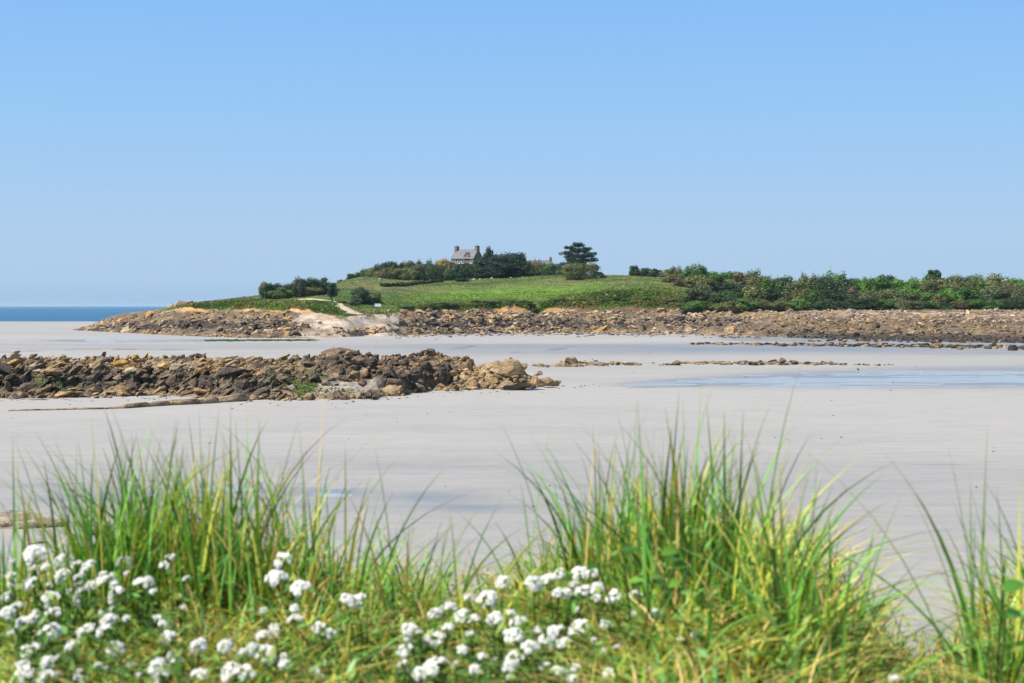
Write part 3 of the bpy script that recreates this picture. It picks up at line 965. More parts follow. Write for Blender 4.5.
# sandy rock on the flats behind the left flowers
V, Fc = rock_shape(901, 5, 22, 1.2, .35)
q = 52.0
V = V * np.array([1.75, 1.3, .8])
o = mesh_np('flat_rock', V, Fc, M['rock_one']); o.location = (X(22, q), q, -.06); o.rotation_euler = (0, -.02, .2); o.color = (.44, .37, .28, 1)
tag(o, 'flat cracked beige rock in the sand, seen left behind the white flowers', 'rock')
for px, row, s, tn, lb in ((33, 543, .4, (.45, .41, .36), 'small pale stone just in front of the flat beige rock'), (90, 535, .35, (.36, .29, .2), 'small tan stone to the right of the flat beige rock'), (57, 527, .3, (.10, .085, .06), 'small dark stone touching the right end of the flat beige rock')):
    D = CH * F / (row - HZ); V, Fc = NEARL[int(px) % 16]
    o = mesh_np('stone', V * np.array([s, s * .8, s * .5]), Fc, M['rock_one']); o.location = (X(px, D), D, .02); o.color = (*tn, 1)
    tag(o, lb, 'stone')

# wrack and small stones left by the tide
db = Merge(); dq = np.random.default_rng(31)
for k in range(620):
    if k < 420:
        px = dq.uniform(395, 760); row = np.interp(px, PXH, base_y) + abs(dq.normal()) * 1.3 + .3
        s_ = dq.uniform(.15, .5)
    elif k < 540:
        px = dq.uniform(-40, 600); row = np.interp(px, OPX, ofront_y) + abs(dq.normal()) * 2.5; s_ = dq.uniform(.04, .12)
    else:
        px = dq.uniform(0, 1024); row = dq.uniform(352, 520); s_ = dq.uniform(.03, .08) * (400 / row) ** 2
        if px < 560 and row < 405:
            continue
    D = CH * F / (row - HZ); V, Fc = FARV[dq.integers(0, 12)]
    tn = np.array([(.06, .05, .035), (.10, .075, .05), (.30, .24, .17)][dq.integers(0, 3)])
    db.add((V * np.array([s_ * 1.8, s_, s_ * .5])) @ rot_np(0, 0, dq.uniform(0, 6)).T + np.array([X(px, D), D, .01]), Fc, tn)
tag(db.build('tide_wrack', M['rock_far_many']), 'dark wrack and small stones scattered on the sand by the tide', 'wrack', kind='stuff')

# ================================================================== TREES AND SHRUBS
def leaf_cloud(r, centres, radii, n, leaf, tone_var=0.3, squash=1.0):
    """leaf-sized faces through the outer part of overlapping clumps"""
    radii = np.asarray(radii); w = radii.prod(1) ** (2 / 3); w /= w.sum()
    k = r.choice(len(centres), n, p=w)
    d = r.normal(size=(n, 3)); d /= np.linalg.norm(d, axis=1)[:, None]
    rad = r.uniform(0.55, 1.0, n) ** 0.6 * (1 + 0.18 * r.normal(size=n))
    P = np.asarray(centres)[k] + d * radii[k] * rad[:, None]
    nn = d + r.normal(size=(n, 3)) * 0.38; nn[:, 2] += .25; nn /= np.linalg.norm(nn, axis=1)[:, None]
    a = np.cross(nn, r.normal(size=(n, 3))); a /= np.linalg.norm(a, axis=1)[:, None] + 1e-9
    b = np.cross(nn, a)
    s = leaf * r.uniform(0.6, 1.4, n)[:, None]
    V = np.stack([P - a * s, P - b * s * .55, P + a * s, P + b * s * .55], 1).reshape(-1, 3)
    clump = r.uniform(.55, 1.4, len(centres))[k]
    tone = clump * (1 + tone_var * r.uniform(-1, 1, n))
    c = np.stack([tone * r.uniform(.9, 1.15, n), tone, tone * r.uniform(.85, 1.1, n)], -1)
    keep = P[:, 2] > 0.0
    q = np.repeat(keep, 4)
    V = V[q]; m = keep.sum()
    return V, np.arange(4 * m).reshape(-1, 4), np.repeat(c[keep], 4, 0)


def tube(mg, a, b, r0, r1, c, n=6):
    a = np.array(a, float); b = np.array(b, float); d = b - a; d /= np.linalg.norm(d)
    s = np.cross(d, (0.3, .9, .1)); s /= np.linalg.norm(s); t_ = np.cross(d, s)
    ang = np.linspace(0, 2 * math.pi, n, endpoint=False)
    ring = np.cos(ang)[:, None] * s + np.sin(ang)[:, None] * t_
    V = np.concatenate([a + ring * r0, b + ring * r1])
    Fc = np.array([[i, (i + 1) % n, n + (i + 1) % n, n + i] for i in range(n)])
    mg.add(V, Fc, c)


def proto_shrub(seed, n=1500, lobes=11, leaf=.05, up=1.0, kind='dome'):
    """unit shrub: width 1 (x,y from -.5 to .5), height 1"""
    r = np.random.default_rng(seed)
    cs = []; rs = []
    if kind == 'dome':
        for k in range(lobes):
            a = r.uniform(0, 6.28); q = math.sqrt(r.random()) * .40; z = r.uniform(.15, .80) * (1 - 0.35 * (q / .4) ** 2)
            cs.append((q * math.cos(a), q * math.sin(a), z)); s = r.uniform(.09, .2); rs.append((s, s, s * .95))
        cs.append((0, 0, .36)); rs.append((.33, .33, .36))
    elif kind == 'round':
        for k in range(lobes):
            a = r.uniform(0, 6.28); z = r.uniform(.12, .8); q = .38 * math.sqrt(max(0, 1 - ((z - .42) / .55) ** 2))
            cs.append((q * math.cos(a), q * math.sin(a), z)); s = r.uniform(.12, .17); rs.append((s, s, s * 1.1))
        cs.append((0, 0, .45)); rs.append((.42, .42, .48))
    elif kind == 'tree':
        for k in range(lobes):
            a = r.uniform(0, 6.28); z = r.uniform(.32, .92); q = .36 * math.sqrt(r.random()) * math.sqrt(max(.05, 1 - ((z - .55) / .5) ** 2))
            cs.append((q * math.cos(a), q * math.sin(a), z)); s = r.uniform(.10, .2); rs.append((s, s, s * .8))
        cs.append((0, 0, .58)); rs.append((.26, .26, .3))
    elif kind == 'lolly':
        for k in range(lobes):
            a = r.uniform(0, 6.28); q = .34 * math.sqrt(r.random()); z = r.uniform(.70, .95) - .12 * (q / .34) ** 2
            cs.append((q * math.cos(a), q * math.sin(a), z)); s = r.uniform(.10, .17); rs.append((s, s, s * .35))
    elif kind == 'sprig':
        for k in range(lobes):
            a = r.uniform(0, 6.28); q = math.sqrt(r.random()) * .38; z = r.uniform(.25, .9) * (1 - .5 * (q / .4) ** 2)
            cs.append((q * math.cos(a), q * math.sin(a), z)); s = r.uniform(.06, .12); rs.append((s, s, s * 1.9))
        cs.append((0, 0, .4)); rs.append((.34, .34, .4))
    V, Fc, c = leaf_cloud(r, cs, rs, n, leaf)
    crown = (V, Fc, c)
    mg = Merge()
    tb = (.09, .065, .045)
    tube(mg, (0, 0, -.08), (0.02, 0, .45), .035 if kind == 'tree' else .028, .02, tb)
    for k in range(6):
        cc = cs[k]
        tube(mg, (0.02, 0, .12 + .05 * k), cc, .016, .006, tb, 5)
    return crown, mg


PROTO = {}
for kind, nv, n, lb, lf in (('dome', 6, 5200, 18, .028), ('round', 1, 7000, 26, .024), ('lolly', 1, 1500, 14, .05), ('tree', 3, 2600, 15, .036), ('sprig', 4, 3400, 26, .027)):
    PROTO[kind] = []
    for k in range(nv):
        (V, Fc, c), mg = proto_shrub(500 + 31 * k + len(kind), n, lb, lf, kind=kind)
        a = mesh_np('crown', V, Fc, M['leaf'], c); b = mg.build('trunk', M['bark'])
        PROTO[kind].append((a.data, b.data)); bpy.data.objects.remove(a); bpy.data.objects.remove(b)

TONE = {'dark': (.034, .064, .023), 'black': (.020, .040, .021), 'mid': (.078, .15, .03), 'bright': (.088, .195, .028), 'light': (.135, .165, .055),
        'olive': (.13, .15, .05), 'brown': (.125, .12, .054), 'grey': (.092, .118, .052), 'purple': (.075, .072, .046), 'gold': (.36, .25, .02)}
TWORD = {'light': 'pale olive', 'dark': 'dark green', 'black': 'blackish green', 'mid': 'mid green', 'bright': 'bright green', 'olive': 'olive green', 'brown': 'brownish olive', 'grey': 'grey green', 'purple': 'purplish dark', 'gold': 'yellow flowering'}
LABELS = {}
PLACED = []


def shrub(px, D, top, wpx, kind, tone, place, name='shrub', group=None, label=None, sink=.3):
    g = ground_at(px, D)
    h = max(Z(top, D) - g, 1.2) + sink
    w = wpx * D / F
    if 'wood' in place:
        h = max(h, .5 * w)
    root = empty(name, (X(px, D), D, g - sink), random.uniform(0, 6.28))
    cm, tm = random.choice(PROTO[kind])
    cr = bpy.data.objects.new('crown', cm); COL.objects.link(cr); cr.parent = root
    tr = bpy.data.objects.new('trunk', tm); COL.objects.link(tr); tr.parent = root
    for q in (cr, tr):
        q.scale = (w * 1.2, w * 1.2 * random.uniform(.8, 1.0), h * 1.03)
    j = random.uniform(.85, 1.2); c = TONE[tone]
    cr.color = (c[0] * j * random.uniform(.92, 1.1), c[1] * j, c[2] * j, 1)
    PLACED.append((root, px, tone, place, name, label, group))
    return root


# trees on the low left shoulder
G1 = 'trees and shrubs on the left shoulder'
for a in ((263, 436, 282.5, 11, 'tree', 'olive'), (274, 434, 280.5, 25, 'dome', 'dark'), (288, 440, 279, 26, 'dome', 'dark'), (299, 432, 275, 15, 'sprig', 'purple'), (303, 441, 276, 22, 'dome', 'dark'), (313, 444, 275.5, 22, 'dome', 'dark'), (323, 440, 275.5, 21, 'dome', 'dark'), (331, 448, 281, 16, 'dome', 'brown'), (281, 430, 286, 20, 'dome', 'mid'), (293, 436, 283, 22, 'dome', 'dark'), (312, 438, 284, 24, 'dome', 'olive')):
    shrub(*a, 'in the group on the left shoulder', 'shrub', G1)
shrub(332, 412, 283, 14, 'tree', 'dark', '', 'tree', G1, 'small round tree on a bare trunk beside the sandy path')
G2 = 'shrubs beside the sandy path'
for a in ((361, 418, 284.5, 24, 'dome', 'dark'), (372, 420, 290, 19, 'dome', 'olive'), (356, 414, 297, 12, 'dome', 'grey'), (353, 410, 300, 8, 'dome', 'grey')):
    shrub(*a, 'beside the sandy path and white board', 'shrub', G2)
for a in ((352, 540, 272.5, 13, 'dome', 'dark'), (364, 545, 269.5, 15, 'dome', 'mid'), (341, 532, 279.0, 7, 'dome', 'mid'), (371, 542, 268.5, 13, 'sprig', 'olive')):
    shrub(*a, 'on the bare left skyline of the hill', 'shrub', 'bushes on the left skyline')
# hedge-like row below the house
G3 = 'shrubs in the thick row below the house'
row_r = random.Random(21)
upper = [(px_ + row_r.uniform(-2, 2), row_r.uniform(548, 562), np.interp(px_, [372, 380, 390, 410, 450, 470], [263.5, 260.5, 258.5, 259.5, 258.5, 259]) + row_r.uniform(-.8, 1.6), row_r.uniform(17, 23), row_r.choice(['dome', 'dome', 'sprig']), row_r.choice(['dark', 'dark', 'olive', 'brown', 'dark', 'mid'])) for px_ in range(374, 468, 8)]
for a in upper:
    shrub(*a, 'in the upper row below the house', 'shrub', G3)
lower = [(px_ + row_r.uniform(-2, 2), row_r.uniform(530, 538), 266.5 + row_r.uniform(-1.5, 2.5), row_r.uniform(17, 23), row_r.choice(['dome', 'sprig', 'sprig']), row_r.choice(['dark', 'olive', 'brown', 'olive', 'dark'])) for px_ in range(383, 470, 8)]
for a in lower:
    shrub(*a, 'in the lower row below the house', 'shrub', G3)
shrub(461, 505, 277.5, 15, 'dome', 'dark', '', 'shrub', None, 'low dark bush alone on the grass below the right end of the row')
shrub(443, 580, 256.5, 16, 'dome', 'gold', '', 'gorse_bush', None, 'yellow flowering bush on the skyline left of the house')
edge_r = random.Random(40)
for px_ in list(range(402, 452, 9)) + list(range(462, 700, 12)):
    q_ = px_ + edge_r.uniform(-4, 4)
    shrub(q_, np.interp(q_, PXH, ctlD[2]) + edge_r.uniform(1, 5), np.interp(q_, PXH, kint(4)) - edge_r.uniform(1.0, 4.0), edge_r.uniform(11, 20), 'dome', edge_r.choice(['dark', 'mid', 'olive', 'olive', 'mid']), 'along the bank edge above the rocks', 'shrub', 'low shrubs along the bank edge')
shrub(384, 470, 290, 8, 'dome', 'dark', 'at the left end of the field hedge', 'shrub')
# big dark trees by the house
G4 = 'dark trees beside the house'
for a in ((478, 556, 258, 24, 'dome', 'dark'), (488, 566, 247, 13, 'tree', 'black'), (491, 562, 250, 34, 'dome', 'black'), (505, 566, 245, 40, 'dome', 'black'), (517, 562, 251, 30, 'dome', 'black'), (497, 552, 259, 38, 'dome', 'black'), (513, 554, 261, 30, 'dome', 'black'), (502, 558, 252, 40, 'dome', 'black'), (485, 550, 266, 24, 'dome', 'dark')):
    shrub(*a, 'in the clump beside the house', 'tree', G4)
G5 = 'shrubs between the dark trees and the pine'
for a in ((531, 558, 260, 16, 'sprig', 'olive'), (526, 556, 259, 16, 'dome', 'dark'), (537, 570, 258, 12, 'sprig', 'brown'), (547, 562, 260.5, 24, 'dome', 'mid'), (558, 560, 262, 22, 'dome', 'dark'), (566, 556, 266, 18, 'dome', 'mid'), (543, 548, 268, 26, 'dome', 'dark')):
    shrub(*a, 'between the dark trees and the pine', 'shrub', G5)
shrub(581, 503, 261.5, 35, 'round', 'light', '', 'shrub', None, 'large rounded clipped looking bush in front of the pine', 0.6)
shrub(602, 560, 274, 10, 'dome', 'dark', '', 'shrub', None, 'low dark bush beside the parked van right of the rounded bush')
shrub(603, 508, 280, 9, 'dome', 'brown', '', 'shrub', None, 'small brownish bush alone on the field below the rounded bush')
# skyline to the wood
G6 = 'bushes on the skyline left of the wood'
for a in ((635, 532, 263.5, 12, 'dome', 'dark'), (643, 530, 266, 16, 'dome', 'dark'), (655, 528, 267, 16, 'dome', 'dark'), (667, 526, 268, 16, 'dome', 'olive'), (676, 505, 265, 18, 'sprig', 'olive'), (671, 480, 273, 20, 'sprig', 'brown'), (682, 470, 281, 22, 'dome', 'brown'), (690, 520, 271, 16, 'dome', 'dark')):
    shrub(*a, 'on the skyline left of the wood', 'shrub', G6)

# the wood on the right: three uneven rows
wr = random.Random(3)
back = ([690, 700, 720, 745, 775, 800, 830, 850, 880, 905, 925, 960, 990, 1010, 1030, 1300], [271, 270, 271, 270.5, 274, 273.5, 275, 277, 275, 275, 277, 273, 274, 279, 281, 280])
px = 694
while px < 1180:
    tone = wr.choice(['bright', 'mid', 'dark', 'olive', 'brown', 'mid'] if 700 < px < 770 else ['dark', 'olive', 'brown', 'mid', 'bright', 'olive', 'grey', 'brown'])
    shrub(px, wr.uniform(500, 515), np.interp(px, *back) - 3.8 + wr.uniform(-2.0, 3.5), wr.uniform(24, 40), wr.choice(['dome', 'dome', 'dome', 'sprig']), tone, 'in the back row of the wood', 'shrub', 'shrubs of the wood on the right')
    px += wr.uniform(10, 15)
px = 692
while px < 1180:
    tone = wr.choice(['dark', 'mid', 'olive', 'brown', 'mid', 'dark'] if px < 860 else ['bright', 'olive', 'mid', 'mid', 'olive', 'bright', 'grey'])
    if 855 < px < 900:
        tone = 'bright'
    shrub(px, wr.uniform(468, 480), np.interp(px, [700, 740, 770, 850, 900, 1020, 1300], [285, 279, 276, 275, 276, 278, 279]) + wr.uniform(-4, 3.5), wr.uniform(26, 44), wr.choice(['dome', 'dome', 'dome', 'sprig']), tone, 'in the middle row of the wood', 'shrub', 'shrubs of the wood on the right')
    px += wr.uniform(11, 16)
px = 700
while px < 1180:
    tone = wr.choice(['mid', 'dark', 'grey', 'mid', 'olive'] if px < 850 else ['olive', 'brown', 'mid', 'grey', 'bright', 'olive'])
    shrub(px, wr.uniform(440, 450), np.interp(px, [704, 730, 800, 1300], [291, 286, 285, 287]) + wr.uniform(-4, 4), wr.uniform(24, 42), wr.choice(['dome', 'dome', 'dome', 'sprig']), tone, 'in the front row of the wood', 'shrub', 'shrubs of the wood on the right')
    px += wr.uniform(11, 16)
px = 694
while px < 1180:
    tone = wr.choice(['dark', 'grey', 'mid', 'olive', 'mid'])
    shrub(px, wr.uniform(429, 434), 299 + wr.uniform(-3, 3.5), wr.uniform(18, 30), wr.choice(['dome', 'dome', 'round']), tone, 'low along the shore edge of the wood', 'shrub', 'shrubs of the wood on the right')
    px += wr.uniform(12, 20)
shrub(934, 508, 269.0, 15, 'lolly', 'dark', '', 'tree', None, 'single taller tree rising above the wood skyline')

# labels: kind, place and, where several look alike, which one from the left
cls = {}
for rec in PLACED:
    root, px, tone, place, name, label, group = rec
    if label:
        tag(root, label, 'tree' if name == 'tree' else 'shrub', group)
    else:
        cls.setdefault((tone, place, name), []).append(rec)
for (tone, place, name), recs in cls.items():
    recs.sort(key=lambda a: a[1])
    for k, (root, px, _, _, _, _, group) in enumerate(recs):
        if len(recs) == 1:
            lb = f'the only {TWORD[tone]} {name} {place}'
        else:
            lb = f'{ORD[k]} {TWORD[tone]} {name} from the left {place}'
        tag(root, lb, name, group)

# field hedge
hd = np.random.default_rng(5)
cs, rs = [], []
hp = []
for k in range(46):
    f = k / 45; px = 386 + 56 * f; D = 470 + 32 * f
    hp.append((X(px, D), D, ground_at(px, D)))
h0 = np.array(hp[0])
for p in hp:
    s = hd.uniform(.45, .9)
    cs.append(np.array(p) - h0 + np.array([0, 0, .45])); rs.append((s, s, s * .9))
V, Fc, c = leaf_cloud(hd, cs, rs, 5200, .22); 
r_ = np.random.default_rng(6)
ok = np.ones(len(cs))
root = empty('hedge', h0)
Vh = []; 
# leaf_cloud keeps only leaves above its zero level; the hedge climbs, so nothing is lost
o = mesh_np('crown', V, Fc, M['leaf'], c, parent=root); o.color = (*TONE['dark'], 1)
mg = Merge()
for k in range(0, 46, 3):
    tube(mg, np.array(hp[k]) - h0 - np.array([0, 0, .2]), cs[k], .05, .02, (.09, .065, .045))
mg.build('trunk', M['bark'], parent=root)
tag(root, 'low dark hedge climbing across the field below the row of shrubs', 'hedge')

# pine with flat layered plates
pr = np.random.default_rng(8)
PD = 572; pg = ground_at(577, PD); pxm = PD / F
root = empty('pine_tree', (X(577, PD), PD, pg - .2))
cs, rs = [], []
for (dx, top, w, th) in ((2, 244, 15, 5), (-5, 247, 14, 5), (8, 248, 14, 5), (0, 250, 20, 6), (-11, 252.5, 14, 4), (12, 253.5, 15, 4.5), (2, 254.5, 26, 6), (-9, 257, 18, 5), (11, 258.5, 18, 5.5), (0, 260.5, 28, 6), (-4, 264, 26, 6), (6, 267, 26, 7), (-3, 271, 24, 7)):
    zc = Z(top, PD) - pg
    for q in range(8):
        cs.append((dx * pxm + pr.uniform(-.42, .42) * w * pxm, pr.uniform(-.45, .45) * w * pxm, zc + pr.uniform(-.7, .4))); rs.append((w * pxm * .2, w * pxm * .2, th * pxm * .36))
V, Fc, c = leaf_cloud(pr, cs, rs, 16000, .26)
o = mesh_np('crown', V, Fc, M['leaf'], c, parent=root); o.color = (.020, .042, .024, 1)
mg = Merge()
tube(mg, (0, 0, -.3), (.3, 0, 6.5), .38, .22, (.09, .065, .045), 9); tube(mg, (.3, 0, 6.4), (.8, 0, 11), .22, .08, (.09, .065, .045), 8)
for k in range(0, len(cs), 3):
    z0 = max(1.5, cs[k][2] - 1.6); tube(mg, (.3 * min(1, z0 / 6.5), 0, z0), cs[k], .1, .03, (.09, .065, .045), 5)
mg.build('trunk', M['bark'], True, root)
tag(root, 'tall dark pine with layered branches behind the rounded bush', 'pine tree')

# ================================================================== HOUSE
def box_bm(c, s, bevel=0):
    bm = bmesh.new(); add_box(bm, c, s); return bm


def gable_roof(L, W, zE, zR, over, th):
    """pitched roof of two slabs over a body L x W"""
    bm = bmesh.new()
    for sg in (-1, 1):
        y0, z0, y1, z1 = sg * (W / 2 + over), zE - over * (zR - zE) / (W / 2), 0, zR
        vs = []
        for x in (-L / 2 - over * .4, L / 2 + over * .4):
            for (y, z) in ((y0, z0), (y1 + (0.002 * sg), z1), (y1 + 0.002 * sg, z1 + th), (y0, z0 + th)):
                vs.append(bm.verts.new((x, y, z)))
        for f in ((0, 1, 2, 3), (7, 6, 5, 4), (0, 4, 5, 1), (1, 5, 6, 2), (2, 6, 7, 3), (3, 7, 4, 0)):
            bm.faces.new([vs[i] for i in f])
    bmesh.ops.recalc_face_normals(bm, faces=bm.faces[:])
    return bm


def gable_body(L, W, zE, zR, z0):
    bm = bmesh.new()
    pr_ = [(-W / 2, z0), (W / 2, z0), (W / 2, zE), (0, zR), (-W / 2, zE)]
    a = [bm.verts.new((-L / 2, y, z)) for y, z in pr_]; b = [bm.verts.new((L / 2, y, z)) for y, z in pr_]
    bm.faces.new(a); bm.faces.new(b[::-1])
    for k in range(5):
        bm.faces.new((a[k], b[k], b[(k + 1) % 5], a[(k + 1) % 5]))
    bmesh.ops.recalc_face_normals(bm, faces=bm.faces[:])
    return bm


def window(parent, x, y, z, w, h, facing=-1):
    f = bmesh.new()
    for (cx, cz, sx, sz) in ((-w / 2, 0, .14, h + .14), (w / 2, 0, .14, h + .14), (0, h / 2, w - .142, .14), (0, -h / 2, w - .142, .14), (0, 0, .07, h - .142)):
        add_box(f, (x + cx, y + facing * .03, z + cz), (sx, .16, sz))
    wo = bm_obj('window', f, M['white_paint'], parent)
    g = bmesh.new(); add_box(g, (x, y + facing * .012, z), (w - .15, .05, h - .15))
    bm_obj('pane', g, M['glass_dark'], wo)
    s = bmesh.new(); add_box(s, (x, y + facing * .12, z - h / 2 - .14), (w + .35, .3, .12))
    bm_obj('sill', s, M['stone_trim'], wo)


HDs = 590; hx = X(467, HDs); hg = ground_at(467, HDs)
zE_abs, zR_abs = Z(258.5, HDs), Z(250, HDs)
house = empty('stone_house', (hx, HDs, hg), R(-28))
L_, W_ = 10.6, 7.5
zE, zR = zE_abs - hg, zR_abs - hg
bm_obj('wall', gable_body(L_, W_, zE, zR, -.6), M['granite_wall'], house)
rf = bm_obj('roof', gable_roof(L_, W_, zE + .05, zR + .05, .45, .22), M['slate'], house)
for sx in (-1, 1):
    bm = bmesh.new(); add_box(bm, (sx * (L_ / 2 - .45), 0, zR + .35), (1.15, 2.1, 2.0)); add_box(bm, (sx * (L_ / 2 - .45), 0, zR + 1.45), (1.3, 2.25, .2))
    chm = bm_obj('chimney', bm, M['granite_wall'], house)
    for yy in (-.5, .5):
        bm = bmesh.new(); bmesh.ops.create_cone(bm, cap_ends=True, segments=10, radius1=.16, radius2=.13, depth=.5, matrix=Matrix.Translation((sx * (L_ / 2 - .45), yy, zR + 1.7)))
        bm_obj('chimney_pot', bm, M['terracotta'], chm)
# gabled wall dormer on the front
tx = 2.1
bm = gable_body(2.6, 2.4, zE + .9, zE + 2.3, zE - 1.5)
bmesh.ops.rotate(bm, verts=bm.verts[:], cent=(0, 0, 0), matrix=Matrix.Rotation(R(90), 3, 'Z')); bmesh.ops.translate(bm, verts=bm.verts[:], vec=(tx, -W_ / 2 + 1.27, 0))
dm = bm_obj('dormer', bm, M['granite_wall'], house)
bm = gable_roof(2.7, 2.4, zE + .95, zE + 2.35, .25, .14)
bmesh.ops.rotate(bm, verts=bm.verts[:], cent=(0, 0, 0), matrix=Matrix.Rotation(R(90), 3, 'Z')); bmesh.ops.translate(bm, verts=bm.verts[:], vec=(tx, -W_ / 2 + 1.2, 0))
bm_obj('dormer_roof', bm, M['slate'], dm)
for x in (-3.9, -1.6, .2, 4.3):
    for z in (zE - 1.3, zE - 4.3):
        window(house, x, -W_ / 2, z, 1.05, 1.6)
bm = bmesh.new(); add_box(bm, (-.7, -W_ / 2 - .02, .95), (1.2, .14, 2.2)); dr = bm_obj('door', bm, M['bark'], house)
bm = bmesh.new(); add_box(bm, (-.3, -W_ / 2 - .12, .95), (.1, .06, .12)); bm_obj('handle', bm, M['stone_trim'], dr)
tag(house, 'old granite house with grey slate roof and two end chimneys on the hilltop', 'house')

H2 = 630; h2x = X(540, H2); h2g = ground_at(540, H2)
cottage = empty('cottage', (h2x, H2, h2g), R(8))
zR2 = Z(260.9, H2) - h2g; zE2 = zR2 - 2.4
bm_obj('wall', gable_body(10.6, 5.5, zE2, zR2, -.8), M['granite_wall'], cottage)
bm_obj('roof', gable_roof(10.6, 5.5, zE2 + .05, zR2 + .05, .4, .2), M['slate'], cottage)
bm = bmesh.new(); add_box(bm, (4.7, 0, zR2 + .5), (1.0, 1.3, 2.0)); cm_ = bm_obj('chimney', bm, M['granite_wall'], cottage)
bm = bmesh.new(); bmesh.ops.create_cone(bm, cap_ends=True, segments=10, radius1=.2, radius2=.15, depth=.6, matrix=Matrix.Translation((4.7, 0, zR2 + 1.8))); bm_obj('chimney_pot', bm, M['terracotta'], cm_)
for x in (-4, -1, 2.5):
    window(cottage, x, -2.75, zE2 - 1.2, 1, 1.3)
tag(cottage, 'long low roofed building with one chimney behind the shrubs left of the pine', 'building')

# van by the hilltop
VD = 575; vg = ground_at(600, VD); vz = Z(272.2, VD) + 0.1
van = empty('parked_van', (X(599, VD), VD, vg), R(20))
def van_side(w):
    bm = bmesh.new()
    pf = [(-2.1, .45), (2.1, .45), (2.15, 1.1), (1.5, 1.25), (.85, 1.95), (-2.0, 1.98), (-2.15, 1.3)]
    a = [bm.verts.new((x, -w, z)) for x, z in pf]; b = [bm.verts.new((x, w, z)) for x, z in pf]
    bm.faces.new(a); bm.faces.new(b[::-1])
    for k in range(len(pf)):
        bm.faces.new((a[k], b[k], b[(k + 1) % len(pf)], a[(k + 1) % len(pf)]))
    bmesh.ops.recalc_face_normals(bm, faces=bm.faces[:]); return bm


bm_obj('body', van_side(.85), M['van_paint'], van, bevel=.06)
for sg in (-1, 1):
    bm = bmesh.new(); add_box(bm, (-.6, sg * .86, 1.55), (2.2, .03, .5)); bm_obj('window', bm, M['glass_dark'], van)
for sx in (-1.35, 1.3):
    for sg in (-1, 1):
        bm = bmesh.new(); bmesh.ops.create_cone(bm, cap_ends=True, segments=20, radius1=.33, radius2=.33, depth=.22, matrix=Matrix.Translation((sx, sg * .8, .33)) @ Matrix.Rotation(R(90), 4, 'X'))
        w_ = bm_obj('wheel', bm, M['rubber'], van)
        bm = bmesh.new(); bmesh.ops.create_cone(bm, cap_ends=True, segments=16, radius1=.19, radius2=.17, depth=.03, matrix=Matrix.Translation((sx, sg * .92, .33)) @ Matrix.Rotation(R(90), 4, 'X'))
        bm_obj('rim', bm, M['white_paint'], w_)
van.location.z = max(vg, vz - 1.98)
tag(van, 'dark blue van parked on the hilltop right of the rounded bush', 'van')

# white notice board by the path
SD = 402; sg_ = ground_at(378, SD)
sign = empty('notice_board', (X(378, SD), SD, sg_), R(4))
zb = Z(305.2, SD) - sg_
bm = bmesh.new(); add_box(bm, (0, 0, zb), (1.75, .06, .85)); bm_obj('board', bm, M['white_paint'], sign, bevel=.01)
for x in (-.7, .7):
    bm = bmesh.new(); add_box(bm, (x, .075, (zb + .3) / 2 - .2), (.09, .08, zb + .7)); bm_obj('post', bm, M['bark'], sign)
tag(sign, 'white rectangular notice board on posts beside the sandy path', 'notice board')

# pale stones and posts on the field
pst = ((474, 512, 283.5, .9, 'pale cream stone lying left of the pair on the upper field'), (480, 514, 282.5, .6, 'small pale stone beside the cream stone on the upper field'), (492, 530, 279, .9, 'tan stone at the foot of the dark trees'), (511, 530, 278, .6, 'small white stone on the field edge under the dark trees'), (389, 404, 315.0, .75, 'white stone at the mouth of the sandy path'), (380, 505, 282, .5, 'small white stone on the left field below the shrubs'), (593, 448, 307.5, .4, 'white stone high on the bank below the scrub'), (606, 525, 278.5, .6, 'small pale stone right of the rounded bush'))
for k, (px, D, row, s, lb) in enumerate(pst):
    V, Fc = FARV[k]
    o = mesh_np('field_stone', V * np.array([s, s * .7, s * .6]), Fc, M['rock_far']); o.color = (.62, .56, .45, 1) if k != 2 else (.45, .28, .16, 1)
    o.location = (X(px, D), D, ground_at(px, D) + .12); tag(o, lb, 'stone')
# pale lichened rocks at the turf tip
for k, (px, D, row, s) in enumerate(((178, 446, 305.5, 2.0), (184, 444, 305, 2.2), (172, 446, 307.2, 1.5), (189, 442, 306, 1.3))):
    V, Fc = FARV[k + 3]
    o = mesh_np('tip_rock', V * np.array([s * 1.1, s, s * .8]), Fc, M['rock_far']); o.color = (.42, .35, .30, 1)
    o.location = (X(px, D), D, max(Z(row, D) - s * .3, ground_at(px, D))); o.rotation_euler = (0, .2, k)
    tag(o, ('second of the four', 'tallest of the four', 'leftmost of the four', 'rightmost of the four')[k] + ' pale rocks at the left tip of the turf', 'shore rock', 'pale rocks at the turf tip')

# bird on the channel
BD = 174.0
bird = empty('bird', (X(858.5, BD), BD, -.03), R(200))
def skin(name, pts, edges, radii, mat, parent):
    me = bpy.data.meshes.new(name); me.from_pydata(pts, edges, []); me.materials.append(mat)
    o = bpy.data.objects.new(name, me); COL.objects.link(o); o.parent = parent
    md = o.modifiers.new('skin', 'SKIN'); md.use_smooth_shade = True
    for v_, r_ in zip(me.skin_vertices[0].data, radii):
        v_.radius = (r_, r_)
    me.skin_vertices[0].data[0].use_root = True
    s_ = o.modifiers.new('sub', 'SUBSURF'); s_.levels = 2; s_.render_levels = 2
    return o


